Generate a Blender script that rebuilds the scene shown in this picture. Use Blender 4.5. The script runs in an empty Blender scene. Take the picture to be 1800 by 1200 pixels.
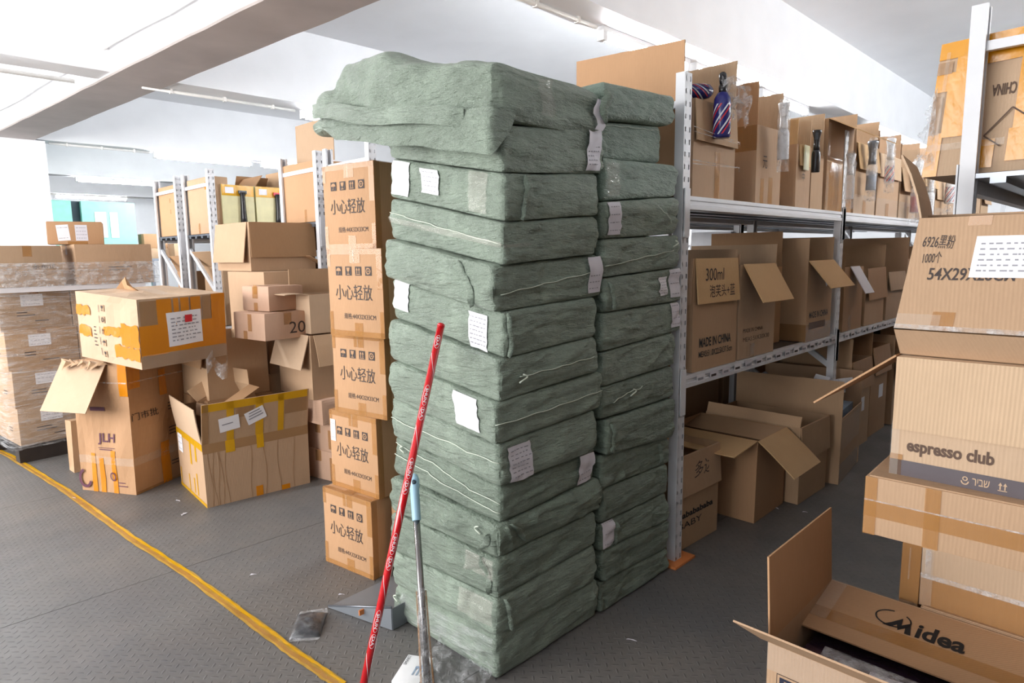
import bpy, bmesh, math, random
from mathutils import Vector, Matrix, noise
from mathutils.bvhtree import BVHTree
C = bpy.context.scene.collection
sc = bpy.context.scene
PI = math.pi
# ---------------------------------------------------------------- camera, world, light, exposure
CH = 1.38; FPX = 1140.0
_p = math.radians(7.7); _r = math.radians(-0.75); _a = math.radians(44.8)
_fwd = Vector((math.cos(_a), math.sin(_a), 0)); _rt = Vector((math.sin(_a), -math.cos(_a), 0)); _up = Vector((0, 0, 1))
CF = _fwd*math.cos(_p) - _up*math.sin(_p); _U = _up*math.cos(_p) + _fwd*math.sin(_p)
CR = _rt*math.cos(_r) + _U*math.sin(_r); CU = CR.cross(CF)
cam = bpy.data.objects.new('camera', bpy.data.cameras.new('camera')); C.objects.link(cam)
cam.data.lens = FPX/1800*36; cam.data.sensor_width = 36; cam.data.clip_start = .05
cam.matrix_world = Matrix(((CR.x, CU.x, -CF.x, 0), (CR.y, CU.y, -CF.y, 0), (CR.z, CU.z, -CF.z, CH), (0, 0, 0, 1)))
sc.camera = cam
w = bpy.data.worlds.new('daylight'); sc.world = w; w.use_nodes = True
w.node_tree.nodes['Background'].inputs[0].default_value = (.85, .92, 1, 1)
w.node_tree.nodes['Background'].inputs[1].default_value = 1.2
sc.view_settings.view_transform = 'Standard'; sc.view_settings.look = 'None'
sc.view_settings.exposure = EXPO = 0.25; sc.view_settings.gamma = 1; sc.view_settings.use_curve_mapping = False
sc.cycles.use_denoising = True; sc.cycles.max_bounces = 7; sc.cycles.diffuse_bounces = 4; sc.cycles.glossy_bounces = 3
sc.cycles.transparent_max_bounces = 12; sc.cycles.caustics_reflective = False; sc.cycles.caustics_refractive = False
sc.cycles.sample_clamp_indirect = 4
def area(name, loc, rot, sx, sy, e, col=(1, 1, 1)):
    l = bpy.data.lights.new(name, 'AREA'); l.shape = 'RECTANGLE'; l.size = sx; l.size_y = sy; l.energy = e; l.color = col
    o = bpy.data.objects.new(name, l); C.objects.link(o); o.location = loc; o.rotation_euler = rot; return o
# daylight through the window bands of the wall on the camera's left and of the wall behind it
area('window_daylight', (-4.6, 6.0, 2.0), (0, -PI/2, 0), 2.2, 11, 760, (1, .97, .94))

def at(px, py, x=None, y=None, z=None):
    "point of the photograph's pixel (1800x1200 frame) on the plane x=, y= or z="
    d = CR*((px-900)/FPX) - CU*((py-600)/FPX) + CF; o = Vector((0, 0, CH))
    t = (x/d.x) if x is not None else (y/d.y) if y is not None else (z-CH)/d.z
    return o + d*t
def zat(px, py, X, Y):
    d = CR*((px-900)/FPX) - CU*((py-600)/FPX) + CF
    t = (X*d.x + Y*d.y)/(d.x*d.x + d.y*d.y); return CH + d.z*t

# ---------------------------------------------------------------- materials
def srgb(h):
    v = [int(h[i:i+2], 16)/255 for i in (0, 2, 4)]
    return tuple((c/12.92 if c < .04045 else ((c+.055)/1.055)**2.4) for c in v) + (1,)
class NT:
    def __init__(s, name):
        s.m = bpy.data.materials.new(name); s.m.use_nodes = True; s.t = s.m.node_tree; s.b = s.t.nodes['Principled BSDF']
        s.out = s.t.nodes['Material Output']; s._c = None
    def n(s, k, **kw):
        nd = s.t.nodes.new(k)
        for a, v in kw.items():
            if a.startswith('i_'): 
                key = a[2:]; nd.inputs[int(key) if key.isdigit() else key.replace('_', ' ')].default_value = v
            else: setattr(nd, a, v)
        return nd
    def l(s, a, b): s.t.links.new(a, b)
    def co(s):
        if not s._c: s._c = s.n('ShaderNodeTexCoord')
        return s._c.outputs['Object']
    def noise(s, scale, detail=3, vec=None, stretch=None, rough=.5):
        nd = s.n('ShaderNodeTexNoise'); nd.inputs['Scale'].default_value = scale; nd.inputs['Detail'].default_value = detail
        nd.inputs['Roughness'].default_value = rough
        v = vec or s.co()
        if stretch:
            mp = s.n('ShaderNodeMapping'); mp.inputs['Scale'].default_value = stretch; s.l(v, mp.inputs[0]); v = mp.outputs[0]
        s.l(v, nd.inputs['Vector']); return nd.outputs[0]
    def ramp(s, x, stops):
        r = s.n('ShaderNodeValToRGB'); e = r.color_ramp.elements
        while len(e) < len(stops): e.new(.5)
        for q, (p, c) in zip(e, stops): q.position = p; q.color = c if len(c) == 4 else (*c, 1)
        s.l(x, r.inputs[0]); return r.outputs[0]
    def math(s, op, a, b=None, c=None):
        m = s.n('ShaderNodeMath', operation=op)
        for i, q in enumerate((a, b, c)):
            if q is None: continue
            if isinstance(q, (int, float)): m.inputs[i].default_value = q
            else: s.l(q, m.inputs[i])
        return m.outputs[0]
    def bump(s, h, strength=.3, dist=.002, prev=None):
        b = s.n('ShaderNodeBump'); b.inputs['Strength'].default_value = strength; b.inputs['Distance'].default_value = dist
        s.l(h, b.inputs['Height'])
        if prev: s.l(prev, b.inputs['Normal'])
        s.l(b.outputs[0], s.b.inputs['Normal']); return b.outputs[0]
    def set(s, **kw):
        for a, v in kw.items(): s.b.inputs[a.replace('_', ' ')].default_value = v
def mul(c, k): return (min(1, c[0]*k), min(1, c[1]*k), min(1, c[2]*k), 1)
M = {}
def plain(name, hexc, rough=.5, metal=0., var=.06, scale=12, bump=0., **kw):
    t = NT(name); c = srgb(hexc)
    t.l(t.ramp(t.noise(scale, 4), [(.3, mul(c, 1-var)), (.7, mul(c, 1+var))]), t.b.inputs['Base Color'])
    t.set(Roughness=rough, Metallic=metal, **kw)
    if bump: t.bump(t.noise(scale*4, 5), bump, .002)
    M[name] = t.m; return t
def card(name, hexc, axis='x', var=.05, flute=.35):
    "corrugated board: fibre mottling, faint vertical flute lines, scuffs"
    t = NT(name); c = srgb(hexc)
    oi = t.n('ShaderNodeObjectInfo')
    base = t.ramp(t.noise(3.5, 5, rough=.6), [(.25, mul(c, 1-var)), (.75, mul(c, 1+var))])
    fine = t.ramp(t.noise(160, 2, stretch=(1, 1, .12)), [(.3, (.975, .975, .975, 1)), (.7, (1.01, 1.01, 1.01, 1))])
    mx = t.n('ShaderNodeMix', data_type='RGBA', blend_type='MULTIPLY'); mx.inputs[0].default_value = 1
    t.l(base, mx.inputs[6]); t.l(fine, mx.inputs[7])
    t.l(mx.outputs[2], t.b.inputs['Base Color'])
    sx = t.n('ShaderNodeSeparateXYZ'); t.l(t.co(), sx.inputs[0])
    fl = t.math('SINE', t.math('MULTIPLY', t.math('ADD', sx.outputs[0], sx.outputs[1]), 700.))
    hh = t.math('ADD', t.math('MULTIPLY', fl, flute), t.math('MULTIPLY', t.noise(14, 4, stretch=(1, 1, .35)), 6.))
    t.bump(hh, .35, .0012); t.set(Roughness=.72); t.b.inputs['Specular IOR Level'].default_value = .25
    M[name] = t.m
card('card', 'b59679'); card('card_light', 'c2a78c'); card('card_tan', 'b59677'); card('card_pink', 'c4a28b')
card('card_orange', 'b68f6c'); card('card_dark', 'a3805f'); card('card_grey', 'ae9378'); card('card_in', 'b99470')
card('card_yellow', 'c9a67a'); card('card_ribbed', 'c8ac8e', flute=.6)
def tape(name, hexc, alpha, rough=.12):
    t = NT(name); t.set(Base_Color=srgb(hexc), Roughness=rough, Alpha=alpha)
    t.bump(t.noise(30, 4, stretch=(1, 1, .4)), .5, .004); M[name] = t.m
tape('tape_brown', 'b98448', .55); tape('tape_orange', 'd28312', .95, .2); tape('tape_amber', 'd99405', .95, .2); tape('tape_yellow', 'd9a413', .88, .2)
tape('tape_tan', 'a8825a', .75, .2); tape('tape_clear', 'e8e2d8', .16, .06)
def film(name, a0, a1, col=(.9, .92, .95, 1), scale=9., stretch=(1, 1, 5)):
    t = NT(name); t.set(Base_Color=col, Roughness=.12); t.b.inputs['Specular IOR Level'].default_value = .8
    nz = t.noise(scale, 5, stretch=stretch, rough=.6)
    t.l(t.ramp(nz, [(.42, (a0,)*3), (.68, (a1,)*3)]), t.b.inputs['Alpha'])
    t.bump(t.noise(scale*2.2, 5, stretch=stretch), 1., .02); M[name] = t.m
film('film', .04, .36); film('film_bag', .07, .38, scale=30, stretch=(1, 1, 1)); film('film_thick', .15, .55, scale=20, stretch=(1, 1, 1))
film('film_soft', .04, .22, scale=12, stretch=(1, 1, 2))
def green(name, hexc):
    t = NT(name); c = srgb(hexc)
    sx = t.n('ShaderNodeSeparateXYZ'); t.l(t.co(), sx.inputs[0])
    u = t.math('ADD', sx.outputs[0], t.math('MULTIPLY', sx.outputs[1], -1.0))
    a = t.math('SINE', t.math('MULTIPLY', t.math('ADD', u, t.math('MULTIPLY', sx.outputs[2], .75)), 1150.))
    b = t.math('SINE', t.math('MULTIPLY', t.math('ADD', u, t.math('MULTIPLY', sx.outputs[2], -.75)), 1150.))
    wv = t.math('MULTIPLY', t.math('ADD', a, t.math('MULTIPLY', b, .45)), .5)
    nz = t.noise(7, 5, rough=.65)
    spk = t.noise(260, 2)
    base = t.ramp(nz, [(.3, mul(c, .8)), (.55, c), (.75, mul(c, 1.25))])
    k = t.math('ADD', t.math('MULTIPLY', wv, .22), t.math('ADD', t.math('MULTIPLY', spk, .8), .62))
    mx = t.n('ShaderNodeMix', data_type='RGBA', blend_type='MULTIPLY'); mx.inputs[0].default_value = 1
    t.l(base, mx.inputs[6]); t.l(k, mx.inputs[7]); t.l(mx.outputs[2], t.b.inputs['Base Color'])
    t.set(Roughness=.34, Sheen_Weight=.1); t.b.inputs['Specular IOR Level'].default_value = .55
    mp = t.n('ShaderNodeMapping'); mp.inputs['Rotation'].default_value = (.55, .45, .3); mp.inputs['Scale'].default_value = (1, 1, 4.5); t.l(t.co(), mp.inputs[0])
    n1 = t.bump(t.noise(13, 6, vec=mp.outputs[0], rough=.62), .9, .03)
    n1 = t.bump(t.noise(26, 5, stretch=(1, 1, 2.5), rough=.6), .5, .015, n1)
    t.bump(t.math('ADD', wv, t.math('MULTIPLY', spk, 2.)), .35, .0012, n1)
    M[name] = t.m
green('weave_green', '8b9a8b'); green('weave_teal', '8ca092'); green('weave_dark', '7b8a7b')
plain('cord', 'c9d3c4', .4); plain('paper', 'e9e9ee', .6, var=.02); plain('paper_print', '8f8f98', .6); plain('paper_grey', 'd6d4dc', .6, var=.03)
plain('ink', '3d3230', .7, var=.05); plain('ink_purple', '5a2f42', .7); plain('ink_brown', '5b463a', .7); plain('ink_black', '17181c', .6); plain('ink_navy', '20253a', .6)
plain('red_print', 'd0222c', .6)
plain('band_grey', '5a5358', .35, var=.04)
plain('steel_white', 'd9dbe0', .38, var=.04, scale=5, bump=.05); plain('steel_grey', '7b8088', .3, .75, var=.08, scale=5); plain('steel_dark', '5c6067', .32, .7, var=.1)
plain('zinc', 'b9bbc0', .33, .55, var=.12, scale=9); plain('wall_low_bounce', '57524d', .8); plain('floor_base_dark', '2c2e33', .6)
plain('white_wall', 'f3f4f7', .75, var=.03, scale=2.5, bump=.12); plain('white_ceiling', 'f4f5f8', .8, var=.03, scale=1.5, bump=.1)
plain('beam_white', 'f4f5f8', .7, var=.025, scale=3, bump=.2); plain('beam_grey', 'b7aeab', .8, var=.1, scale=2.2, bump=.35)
plain('pipe_white', 'efedea', .4); plain('teal_paint', '8fd0c2', .45); plain('dark_gap', '31404a', .6)
plain('red_gloss', 'cf1620', .14, Coat_Weight=.5); plain('blue_plastic', 'a3cbe0', .35, var=.02); plain('brushed_steel', '8f8d8d', .22, .95, var=.1, scale=40)
plain('grey_plastic', '74797f', .35, var=.04); plain('black_bag', '24252a', .18, bump=.6, scale=20); plain('wood_dark', '2e2622', .8, var=.25); plain('orange_pad', 'cf7c43', .6)
plain('white_plastic', 'eef0f3', .3, var=.01); plain('black_plastic', '1c1d22', .25, var=.05); plain('navy_plastic', '2b2d72', .2); plain('red_plastic', 'c9313a', .25)
plain('carton_white', 'e3e7ef', .5); plain('carton_blue', '8fb8cc', .5); plain('foil_plum', '3c2a38', .25, bump=.4); plain('rice_yellow', 'd8d2a6', .5); plain('black_steel', '2a2d31', .4, .3)
plain('blue_grey', '93a7bf', .5)
t = NT('tube_glow'); t.b.inputs['Emission Color'].default_value = (.93, .97, 1, 1); t.b.inputs['Emission Strength'].default_value = 190; M['tube_glow'] = t.m
t = NT('clear_plastic'); t.set(Base_Color=(.9, .92, .95, 1), Roughness=.08, Alpha=.3); M['clear_plastic'] = t.m
t = NT('liquid_red'); t.set(Base_Color=(.65, .03, .04, 1), Roughness=.1, Alpha=.85); M['liquid_red'] = t.m
def floor_mat():
    t = NT('checker_plate'); sx = t.n('ShaderNodeSeparateXYZ'); t.l(t.co(), sx.inputs[0])
    P = .044
    def lozenge(ox, oy, sgn):
        fx = t.math('SUBTRACT', t.math('FRACT', t.math('ADD', t.math('DIVIDE', sx.outputs[0], P), ox)), .5)
        fy = t.math('SUBTRACT', t.math('FRACT', t.math('ADD', t.math('DIVIDE', sx.outputs[1], P), oy)), .5)
        a = t.math('MULTIPLY', t.math('ADD', fx, t.math('MULTIPLY', fy, sgn)), .707)
        b = t.math('MULTIPLY', t.math('SUBTRACT', fy, t.math('MULTIPLY', fx, sgn)), .707)
        r = t.math('ADD', t.math('POWER', t.math('DIVIDE', a, .30), 2.), t.math('POWER', t.math('DIVIDE', b, .085), 2.))
        return t.math('MAXIMUM', t.math('SUBTRACT', 1., r), 0.)
    hgt = t.math('SQRT', t.math('MAXIMUM', lozenge(0, 0, 1.), lozenge(.5, .5, -1.)))
    nz = t.noise(1.3, 6, rough=.65); c = srgb('6c6e75')
    base = t.ramp(nz, [(.3, mul(srgb('5b5c5e'), 1.)), (.7, mul(srgb('6f6b67'), 1.))])
    wear = t.ramp(hgt, [(.0, (1, 1, 1, 1)), (.9, (.84, .85, .87, 1))])
    dirt = t.ramp(t.noise(40, 4), [(.35, (.9, .9, .9, 1)), (.65, (1.04, 1.03, 1.02, 1))])
    m1 = t.n('ShaderNodeMix', data_type='RGBA', blend_type='MULTIPLY'); m1.inputs[0].default_value = 1; t.l(base, m1.inputs[6]); t.l(wear, m1.inputs[7])
    m2 = t.n('ShaderNodeMix', data_type='RGBA', blend_type='MULTIPLY'); m2.inputs[0].default_value = 1; t.l(m1.outputs[2], m2.inputs[6]); t.l(dirt, m2.inputs[7])
    t.l(m2.outputs[2], t.b.inputs['Base Color'])
    t.l(t.ramp(t.noise(5, 4), [(.3, (.42,)*3), (.7, (.6,)*3)]), t.b.inputs['Roughness'])
    t.bump(hgt, .55, .003); M['checker_plate'] = t.m
floor_mat()

# ---------------------------------------------------------------- mesh helpers
class MB:
    "collects shapes; build() links them as one mesh object"
    def __init__(s): s.v = []; s.f = []
    def add(s, vs, fs):
        k = len(s.v); s.v += [tuple(q) for q in vs]; s.f += [tuple(i+k for i in q) for q in fs]; return s
    def hexa(s, c):   # c[0..3] bottom loop, c[4..7] top loop (counter-clockwise seen from above)
        return s.add(c, [(3, 2, 1, 0), (4, 5, 6, 7), (0, 1, 5, 4), (1, 2, 6, 5), (2, 3, 7, 6), (3, 0, 4, 7)])
    def box(s, x0, y0, z0, x1, y1, z1):
        return s.hexa([(x0, y0, z0), (x1, y0, z0), (x1, y1, z0), (x0, y1, z0), (x0, y0, z1), (x1, y0, z1), (x1, y1, z1), (x0, y1, z1)])
    def slab(s, quad, th, n=None):
        q = [Vector(p) for p in quad]; n = n or (q[1]-q[0]).cross(q[3]-q[0]).normalized()
        return s.hexa([p for p in q] + [p+n*th for p in q])
    def bar(s, a, b, wd, ht, up=(0, 0, 1)):
        a = Vector(a); b = Vector(b); d = (b-a).normalized(); u = Vector(up); sd = d.cross(u)
        if sd.length < 1e-4: sd = d.cross(Vector((0, 1, 0)))
        sd.normalize(); u = sd.cross(d)
        q = [-sd*wd/2-u*ht/2, sd*wd/2-u*ht/2, sd*wd/2+u*ht/2, -sd*wd/2+u*ht/2]
        return s.hexa([a+k for k in q] + [b+k for k in q])
    def tube(s, pts, rad, n=12, cap=True):
        pts = [Vector(p) for p in pts]; R = rad if isinstance(rad, (list, tuple)) else [rad]*len(pts)
        k0 = len(s.v); ref = None
        for i, p in enumerate(pts):
            d = (pts[min(i+1, len(pts)-1)] - pts[max(i-1, 0)]).normalized()
            if ref is None: ref = d.orthogonal().normalized()
            ref = (ref - d*ref.dot(d)).normalized(); bn = d.cross(ref)
            for j in range(n):
                a = 2*PI*j/n; s.v.append(tuple(p + (ref*math.cos(a) + bn*math.sin(a))*R[i]))
        for i in range(len(pts)-1):
            for j in range(n):
                a = k0+i*n+j; b = k0+i*n+(j+1) % n; s.f.append((a, b, b+n, a+n))
        if cap:
            s.f.append(tuple(k0+j for j in reversed(range(n)))); s.f.append(tuple(k0+(len(pts)-1)*n+j for j in range(n)))
        return s
    def lathe(s, prof, c=(0, 0, 0), n=20):
        return s.tube([(c[0], c[1], c[2]+z) for r, z in prof], [max(r, 1e-4) for r, z in prof], n)
    def build(s, name, mat, parent=None, smooth=False, bevel=0, recalc=True):
        me = bpy.data.meshes.new(name); me.from_pydata(s.v, [], s.f)
        if recalc or bevel:
            bm = bmesh.new(); bm.from_mesh(me); bmesh.ops.recalc_face_normals(bm, faces=bm.faces)
            if bevel:
                bmesh.ops.bevel(bm, geom=bm.edges[:], offset=bevel, segments=2, affect='EDGES', profile=.6, clamp_overlap=True)
            bm.to_mesh(me); bm.free()
        if smooth or bevel:
            for p in me.polygons: p.use_smooth = True
            if not smooth: me.set_sharp_from_angle(angle=.9)
        me.materials.append(M[mat] if isinstance(mat, str) else mat)
        o = bpy.data.objects.new(name, me); C.objects.link(o)
        if parent: o.parent = parent
        return o
def thing(name, label, cat, loc=(0, 0, 0), rz=0., group=None, rot=None):
    o = bpy.data.objects.new(name, None); C.objects.link(o); o.location = loc; o.rotation_euler = rot or (0, 0, rz)
    o.empty_display_size = .1; o['label'] = label; o['category'] = cat
    if group: o['group'] = group
    return o
def tag(o, label, cat, group=None):
    o['label'] = label; o['category'] = cat
    if group: o['group'] = group
    return o
def struct(o): o['kind'] = 'structure'; return o
_tc = {}
def text2d(s, bold=0.):
    "outline triangles of a string, normalised to unit width, height"
    if (s, bold) in _tc: return _tc[(s, bold)]
    cu = bpy.data.curves.new('txt', 'FONT'); cu.body = s; cu.resolution_u = 3; cu.offset = bold
    o = bpy.data.objects.new('txt', cu); C.objects.link(o)
    dg = bpy.context.evaluated_depsgraph_get(); dg.update()
    me = bpy.data.meshes.new_from_object(o.evaluated_get(dg), depsgraph=dg)
    vs = [(v.co.x, v.co.y) for v in me.vertices]; fs = [tuple(p.vertices) for p in me.polygons]
    bpy.data.objects.remove(o); bpy.data.meshes.remove(me)
    x0 = min(v[0] for v in vs); x1 = max(v[0] for v in vs); y0 = min(v[1] for v in vs); y1 = max(v[1] for v in vs)
    r = ([((x-x0)/(x1-x0), (y-y0)/(y1-y0)) for x, y in vs], fs, (y1-y0)/(x1-x0)); _tc[(s, bold)] = r; return r
def ring(cx, cy, rx, ry, th, n=28, a0=0, a1=2*PI):
    vs = []; fs = []
    for i in range(n+1):
        a = a0+(a1-a0)*i/n
        vs += [(cx+rx*math.cos(a), cy+ry*math.sin(a)), (cx+(rx-th)*math.cos(a), cy+(ry-th)*math.sin(a))]
        if i: k = 2*i; fs.append((k-2, k-1, k+1, k))
    return vs, fs
# ---------------------------------------------------------------- cartons
def icon(kind):
    "pictogram strokes in the unit square: list of (verts, faces)"
    if kind == 'umbrella':
        v = [(.5+.4*math.cos(a*PI/10), .5+.36*math.sin(a*PI/10)) for a in range(11)] + [(.5, .5)]
        s = [(v, [(i, i+1, 11) for i in range(10)])]; s.append(([(.47, .15), (.53, .15), (.53, .5), (.47, .5)], [(0, 1, 2, 3)])); s.append(ring(.41, .2, .1, .1, .05, 8, PI, 2*PI)); return s
    if kind == 'glass':
        return [([(.22, .88), (.3, .55), (.45, .42), (.55, .42), (.7, .55), (.78, .88)], [(0, 1, 2, 3, 4, 5)]), ([(.46, .18), (.54, .18), (.54, .45), (.46, .45)], [(0, 1, 2, 3)]), ([(.28, .1), (.72, .1), (.72, .18), (.28, .18)], [(0, 1, 2, 3)])]
    if kind == 'arrows':
        r = [([(.15, .1), (.85, .1), (.85, .17), (.15, .17)], [(0, 1, 2, 3)])]
        for x in (.32, .68):
            r.append(([(x-.05, .22), (x+.05, .22), (x+.05, .62), (x-.05, .62)], [(0, 1, 2, 3)])); r.append(([(x-.16, .6), (x+.16, .6), (x, .9)], [(0, 1, 2)]))
        return r
    r = []
    for k in range(3):
        a = k*2*PI/3+.5; r.append(ring(.5, .5, .36, .36, .12, 8, a, a+1.5))
        e = a+1.5; cx, cy = .5+.3*math.cos(e), .5+.3*math.sin(e); tx, ty = -math.sin(e), math.cos(e); nx, ny = math.cos(e), math.sin(e)
        r.append(([(cx-nx*.13, cy-ny*.13), (cx+nx*.13, cy+ny*.13), (cx+tx*.2, cy+ty*.2)], [(0, 1, 2)]))
    return r + [ring(.5, .5, .1, .1, .07, 8)]
class Carton:
    def __init__(s, label, n, l=None, r=None, z=0., w=None, d=None, h=None, top=None, th=0., m='card', open=False, group=None,
                 name=None, jit=.004, crush=0., seam=True, tape='tape_brown', rot=None, min_=None, at_z=None, seed=None, inner='card_in', base=True, cat='box'):
        rnd = random.Random(seed if seed is not None else sum(ord(c) for c in label)); s.rnd = rnd
        zz = z if at_z is None else at_z
        P = (lambda q: Vector((q[0], q[1], zz)) if abs(q[0]) < 40 else at(q[0], q[1], z=zz))
        N = P(n); th = math.radians(th)
        if r is not None: v = P(r)-N; rd = v.length; ra = math.atan2(v.y, v.x)
        if l is not None: u = P(l)-N; ld = u.length; la = math.atan2(u.y, u.x)-PI/2
        if r is not None and l is not None: th = (ra*rd+la*ld)/(rd+ld)
        elif r is not None: th = ra
        elif l is not None: th = la
        s.d = d or rd; s.w = w or ld
        s.h = h or (zat(top[0], top[1], N.x, N.y)-z)
        s.e = thing(name or ('open_cardboard_box' if open else 'cardboard_box'), label, cat, (N.x, N.y, z), th, group, rot=(rot[0], rot[1], th) if rot else None)
        s.m = m; s.crush = crush; s.seed = rnd.random()*50; s.z = z; s.N = N; s.th = th
        J = lambda: Vector((rnd.uniform(-jit, jit), rnd.uniform(-jit, jit), rnd.uniform(-jit, jit)*.6))
        s.K = {(i, j, k): Vector((i*s.d, j*s.w, k*s.h)) + (J() if k else J()*.0) for i in (0, 1) for j in (0, 1) for k in (0, 1)}
        s.open = open; s.inner = inner
        s.seamed = seam; s.tapem = tape
    def go(s, name='body'):
        K = s.K; b = MB(); t = .005
        if s.open:
            o = [K[0, 0, 0], K[1, 0, 0], K[1, 1, 0], K[0, 1, 0], K[0, 0, 1], K[1, 0, 1], K[1, 1, 1], K[0, 1, 1]]
            c = sum(o, Vector())/8
            ins = lambda p, dz: Vector((p.x+math.copysign(t, c.x-p.x), p.y+math.copysign(t, c.y-p.y), p.z+dz))
            q = [ins(p, t) for p in o[:4]] + [ins(p, 0) for p in o[4:]]
            b.add(o+q, [(3, 2, 1, 0), (0, 1, 5, 4), (1, 2, 6, 5), (2, 3, 7, 6), (3, 0, 4, 7)])
            b.f += [(8, 9, 10, 11), (8, 12, 13, 9), (9, 13, 14, 10), (10, 14, 15, 11), (11, 15, 12, 8), (4, 5, 13, 12), (5, 6, 14, 13), (6, 7, 15, 14), (7, 4, 12, 15)]
            b.build(name, s.m, s.e, recalc=False)
        else:
            if s.crush:
                n = 10
                for f in ('L', 'R', 'T', 'BL', 'BR'):
                    b.add([s.F(f, i/n, j/n, 0) for j in range(n+1) for i in range(n+1)], [(j*(n+1)+i, j*(n+1)+i+1, (j+1)*(n+1)+i+1, (j+1)*(n+1)+i) for j in range(n) for i in range(n)])
                b.add([K[0, 0, 0], K[1, 0, 0], K[1, 1, 0], K[0, 1, 0]], [(3, 2, 1, 0)])
                b.build(name, s.m, s.e, smooth=False, recalc=False)
            else:
                b.hexa([K[0, 0, 0], K[1, 0, 0], K[1, 1, 0], K[0, 1, 0], K[0, 0, 1], K[1, 0, 1], K[1, 1, 1], K[0, 1, 1]])
                b.build(name, s.m, s.e, bevel=.004)
            if s.seamed and not s.crush:
                lng = s.d >= s.w; g = .0035/(s.w if lng else s.d)
                for a, c in ((.012, .5-g), (.5+g, .988)):
                    q = [(.01, a), (.99, a), (.99, c), (.01, c)] if lng else [(a, .01), (c, .01), (c, .99), (a, .99)]
                    MB().slab([s.F('T', x, y, 0) for x, y in q], .003, Vector((0, 0, 1))).build('top_flap', s.m, s.e, recalc=False)
                if s.tapem:
                    if lng:
                        s.patch('T', -.0, s.w/2-.026, s.d, s.w/2+.026, s.tapem, 'tape', .0042); s.patch('L', s.w/2-.026, s.h-.07, s.w/2+.026, s.h, s.tapem, 'tape')
                    else:
                        s.patch('T', s.d/2-.026, 0, s.d/2+.026, s.w, s.tapem, 'tape', .0042); s.patch('R', s.d/2-.026, s.h-.07, s.d/2+.026, s.h, s.tapem, 'tape')
        return s
    def W(s, f): return s.w if f in ('L', 'BL') else s.d
    def H(s, f): return s.w if f == 'T' else s.h
    def F(s, f, a, t, off=0.):
        K = s.K
        q = {'L': (K[0, 1, 0], K[0, 0, 0], K[0, 0, 1], K[0, 1, 1]), 'R': (K[0, 0, 0], K[1, 0, 0], K[1, 0, 1], K[0, 0, 1]),
             'T': (K[0, 0, 1], K[1, 0, 1], K[1, 1, 1], K[0, 1, 1]), 'BL': (K[1, 0, 0], K[1, 1, 0], K[1, 1, 1], K[1, 0, 1]),
             'BR': (K[1, 1, 0], K[0, 1, 0], K[0, 1, 1], K[1, 1, 1])}[f]
        p = (q[0]*(1-a)+q[1]*a)*(1-t) + (q[3]*(1-a)+q[2]*a)*t
        n = ((q[1]-q[0]).cross(q[3]-q[0])).normalized()
        if s.crush:
            aa = min(1, max(0, a)); tt = min(1, max(0, t)); e = min(1, 7*min(aa, 1-aa))*min(1, 7*min(tt, 1-tt)) if f != 'T' else min(1, 7*min(aa, 1-aa, tt, 1-tt))
            N_ = 10; gi = min(N_-1, int(aa*N_)); gj = min(N_-1, int(tt*N_)); fa, ft = aa*N_-gi, tt*N_-gj
            def nv(i, j_):
                a_, t_ = i/N_, j_/N_; pp = (q[0]*(1-a_)+q[1]*a_)*(1-t_) + (q[3]*(1-a_)+q[2]*a_)*t_
                ee = min(1, 7*min(a_, 1-a_))*min(1, 7*min(t_, 1-t_)); return ee*noise.noise(Vector((pp.x*7+s.seed, pp.y*7, pp.z*4)))
            off = off*2.2 + s.crush*((nv(gi, gj)*(1-fa)+nv(gi+1, gj)*fa)*(1-ft)+(nv(gi, gj+1)*(1-fa)+nv(gi+1, gj+1)*fa)*ft)
        return p + n*off
    def decal(s, f, vs, fs, mat, name, off=.0014, sub=0):
        W, H = s.W(f), s.H(f); b = MB()
        b.add([s.F(f, u/W, v/H, off) for u, v in vs], fs); return b.build(name, mat, s.e, recalc=False)
    def patch(s, f, u0, v0, u1, v1, mat='tape_brown', name='tape', off=.0014, rag=0., rot=0., parent=None):
        n = max(1, int((u1-u0)/.02)) if s.crush else 1; k = max(1, int((v1-v0)/.02)) if s.crush else 1
        vs = []; cu, cv = (u0+u1)/2, (v0+v1)/2; cr, sr = math.cos(rot), math.sin(rot)
        for j in range(k+1):
            for i in range(n+1):
                u = u0+(u1-u0)*i/n - cu; v = v0+(v1-v0)*j/k - cv
                if rag: u += s.rnd.uniform(-rag, rag); v += s.rnd.uniform(-rag, rag)
                vs.append((cu+u*cr-v*sr, cv+u*sr+v*cr))
        fs = [(j*(n+1)+i, j*(n+1)+i+1, (j+1)*(n+1)+i+1, (j+1)*(n+1)+i) for j in range(k) for i in range(n)]
        return s.decal(f, vs, fs, mat, name, off)
    def label(s, f, u0, v0, wd, ht, rot=0., mat='paper', lines=4, dark='paper_print', red=False, name='paper_label'):
        s.patch(f, u0, v0, u0+wd, v0+ht, mat, name, .0022, rot=rot)
        cu, cv = u0+wd/2, v0+ht/2; cr, sr = math.cos(rot), math.sin(rot); vs = []; fs = []
        for i in range(lines):
            y = ht*(.8-.65*i/max(1, lines-1)); x = wd*.1
            while x < wd*.85:
                l = s.rnd.uniform(.03, .12)*wd
                q = [(x, y), (x+l, y), (x+l, y+ht*.035), (x, y+ht*.035)]; k = len(vs)
                vs += [(cu+(a-wd/2)*cr-(b-ht/2)*sr, cv+(a-wd/2)*sr+(b-ht/2)*cr) for a, b in q]; fs.append((k, k+1, k+2, k+3)); x += l+wd*.03*s.rnd.uniform(.6, 3)
        if vs: s.decal(f, vs, fs, dark, 'printed_lines', .0034)
        if red: s.patch(f, u0+wd*.5, v0+ht*.66, u0+wd*.72, v0+ht*.88, 'red_print', 'red_square', .0036)
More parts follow.
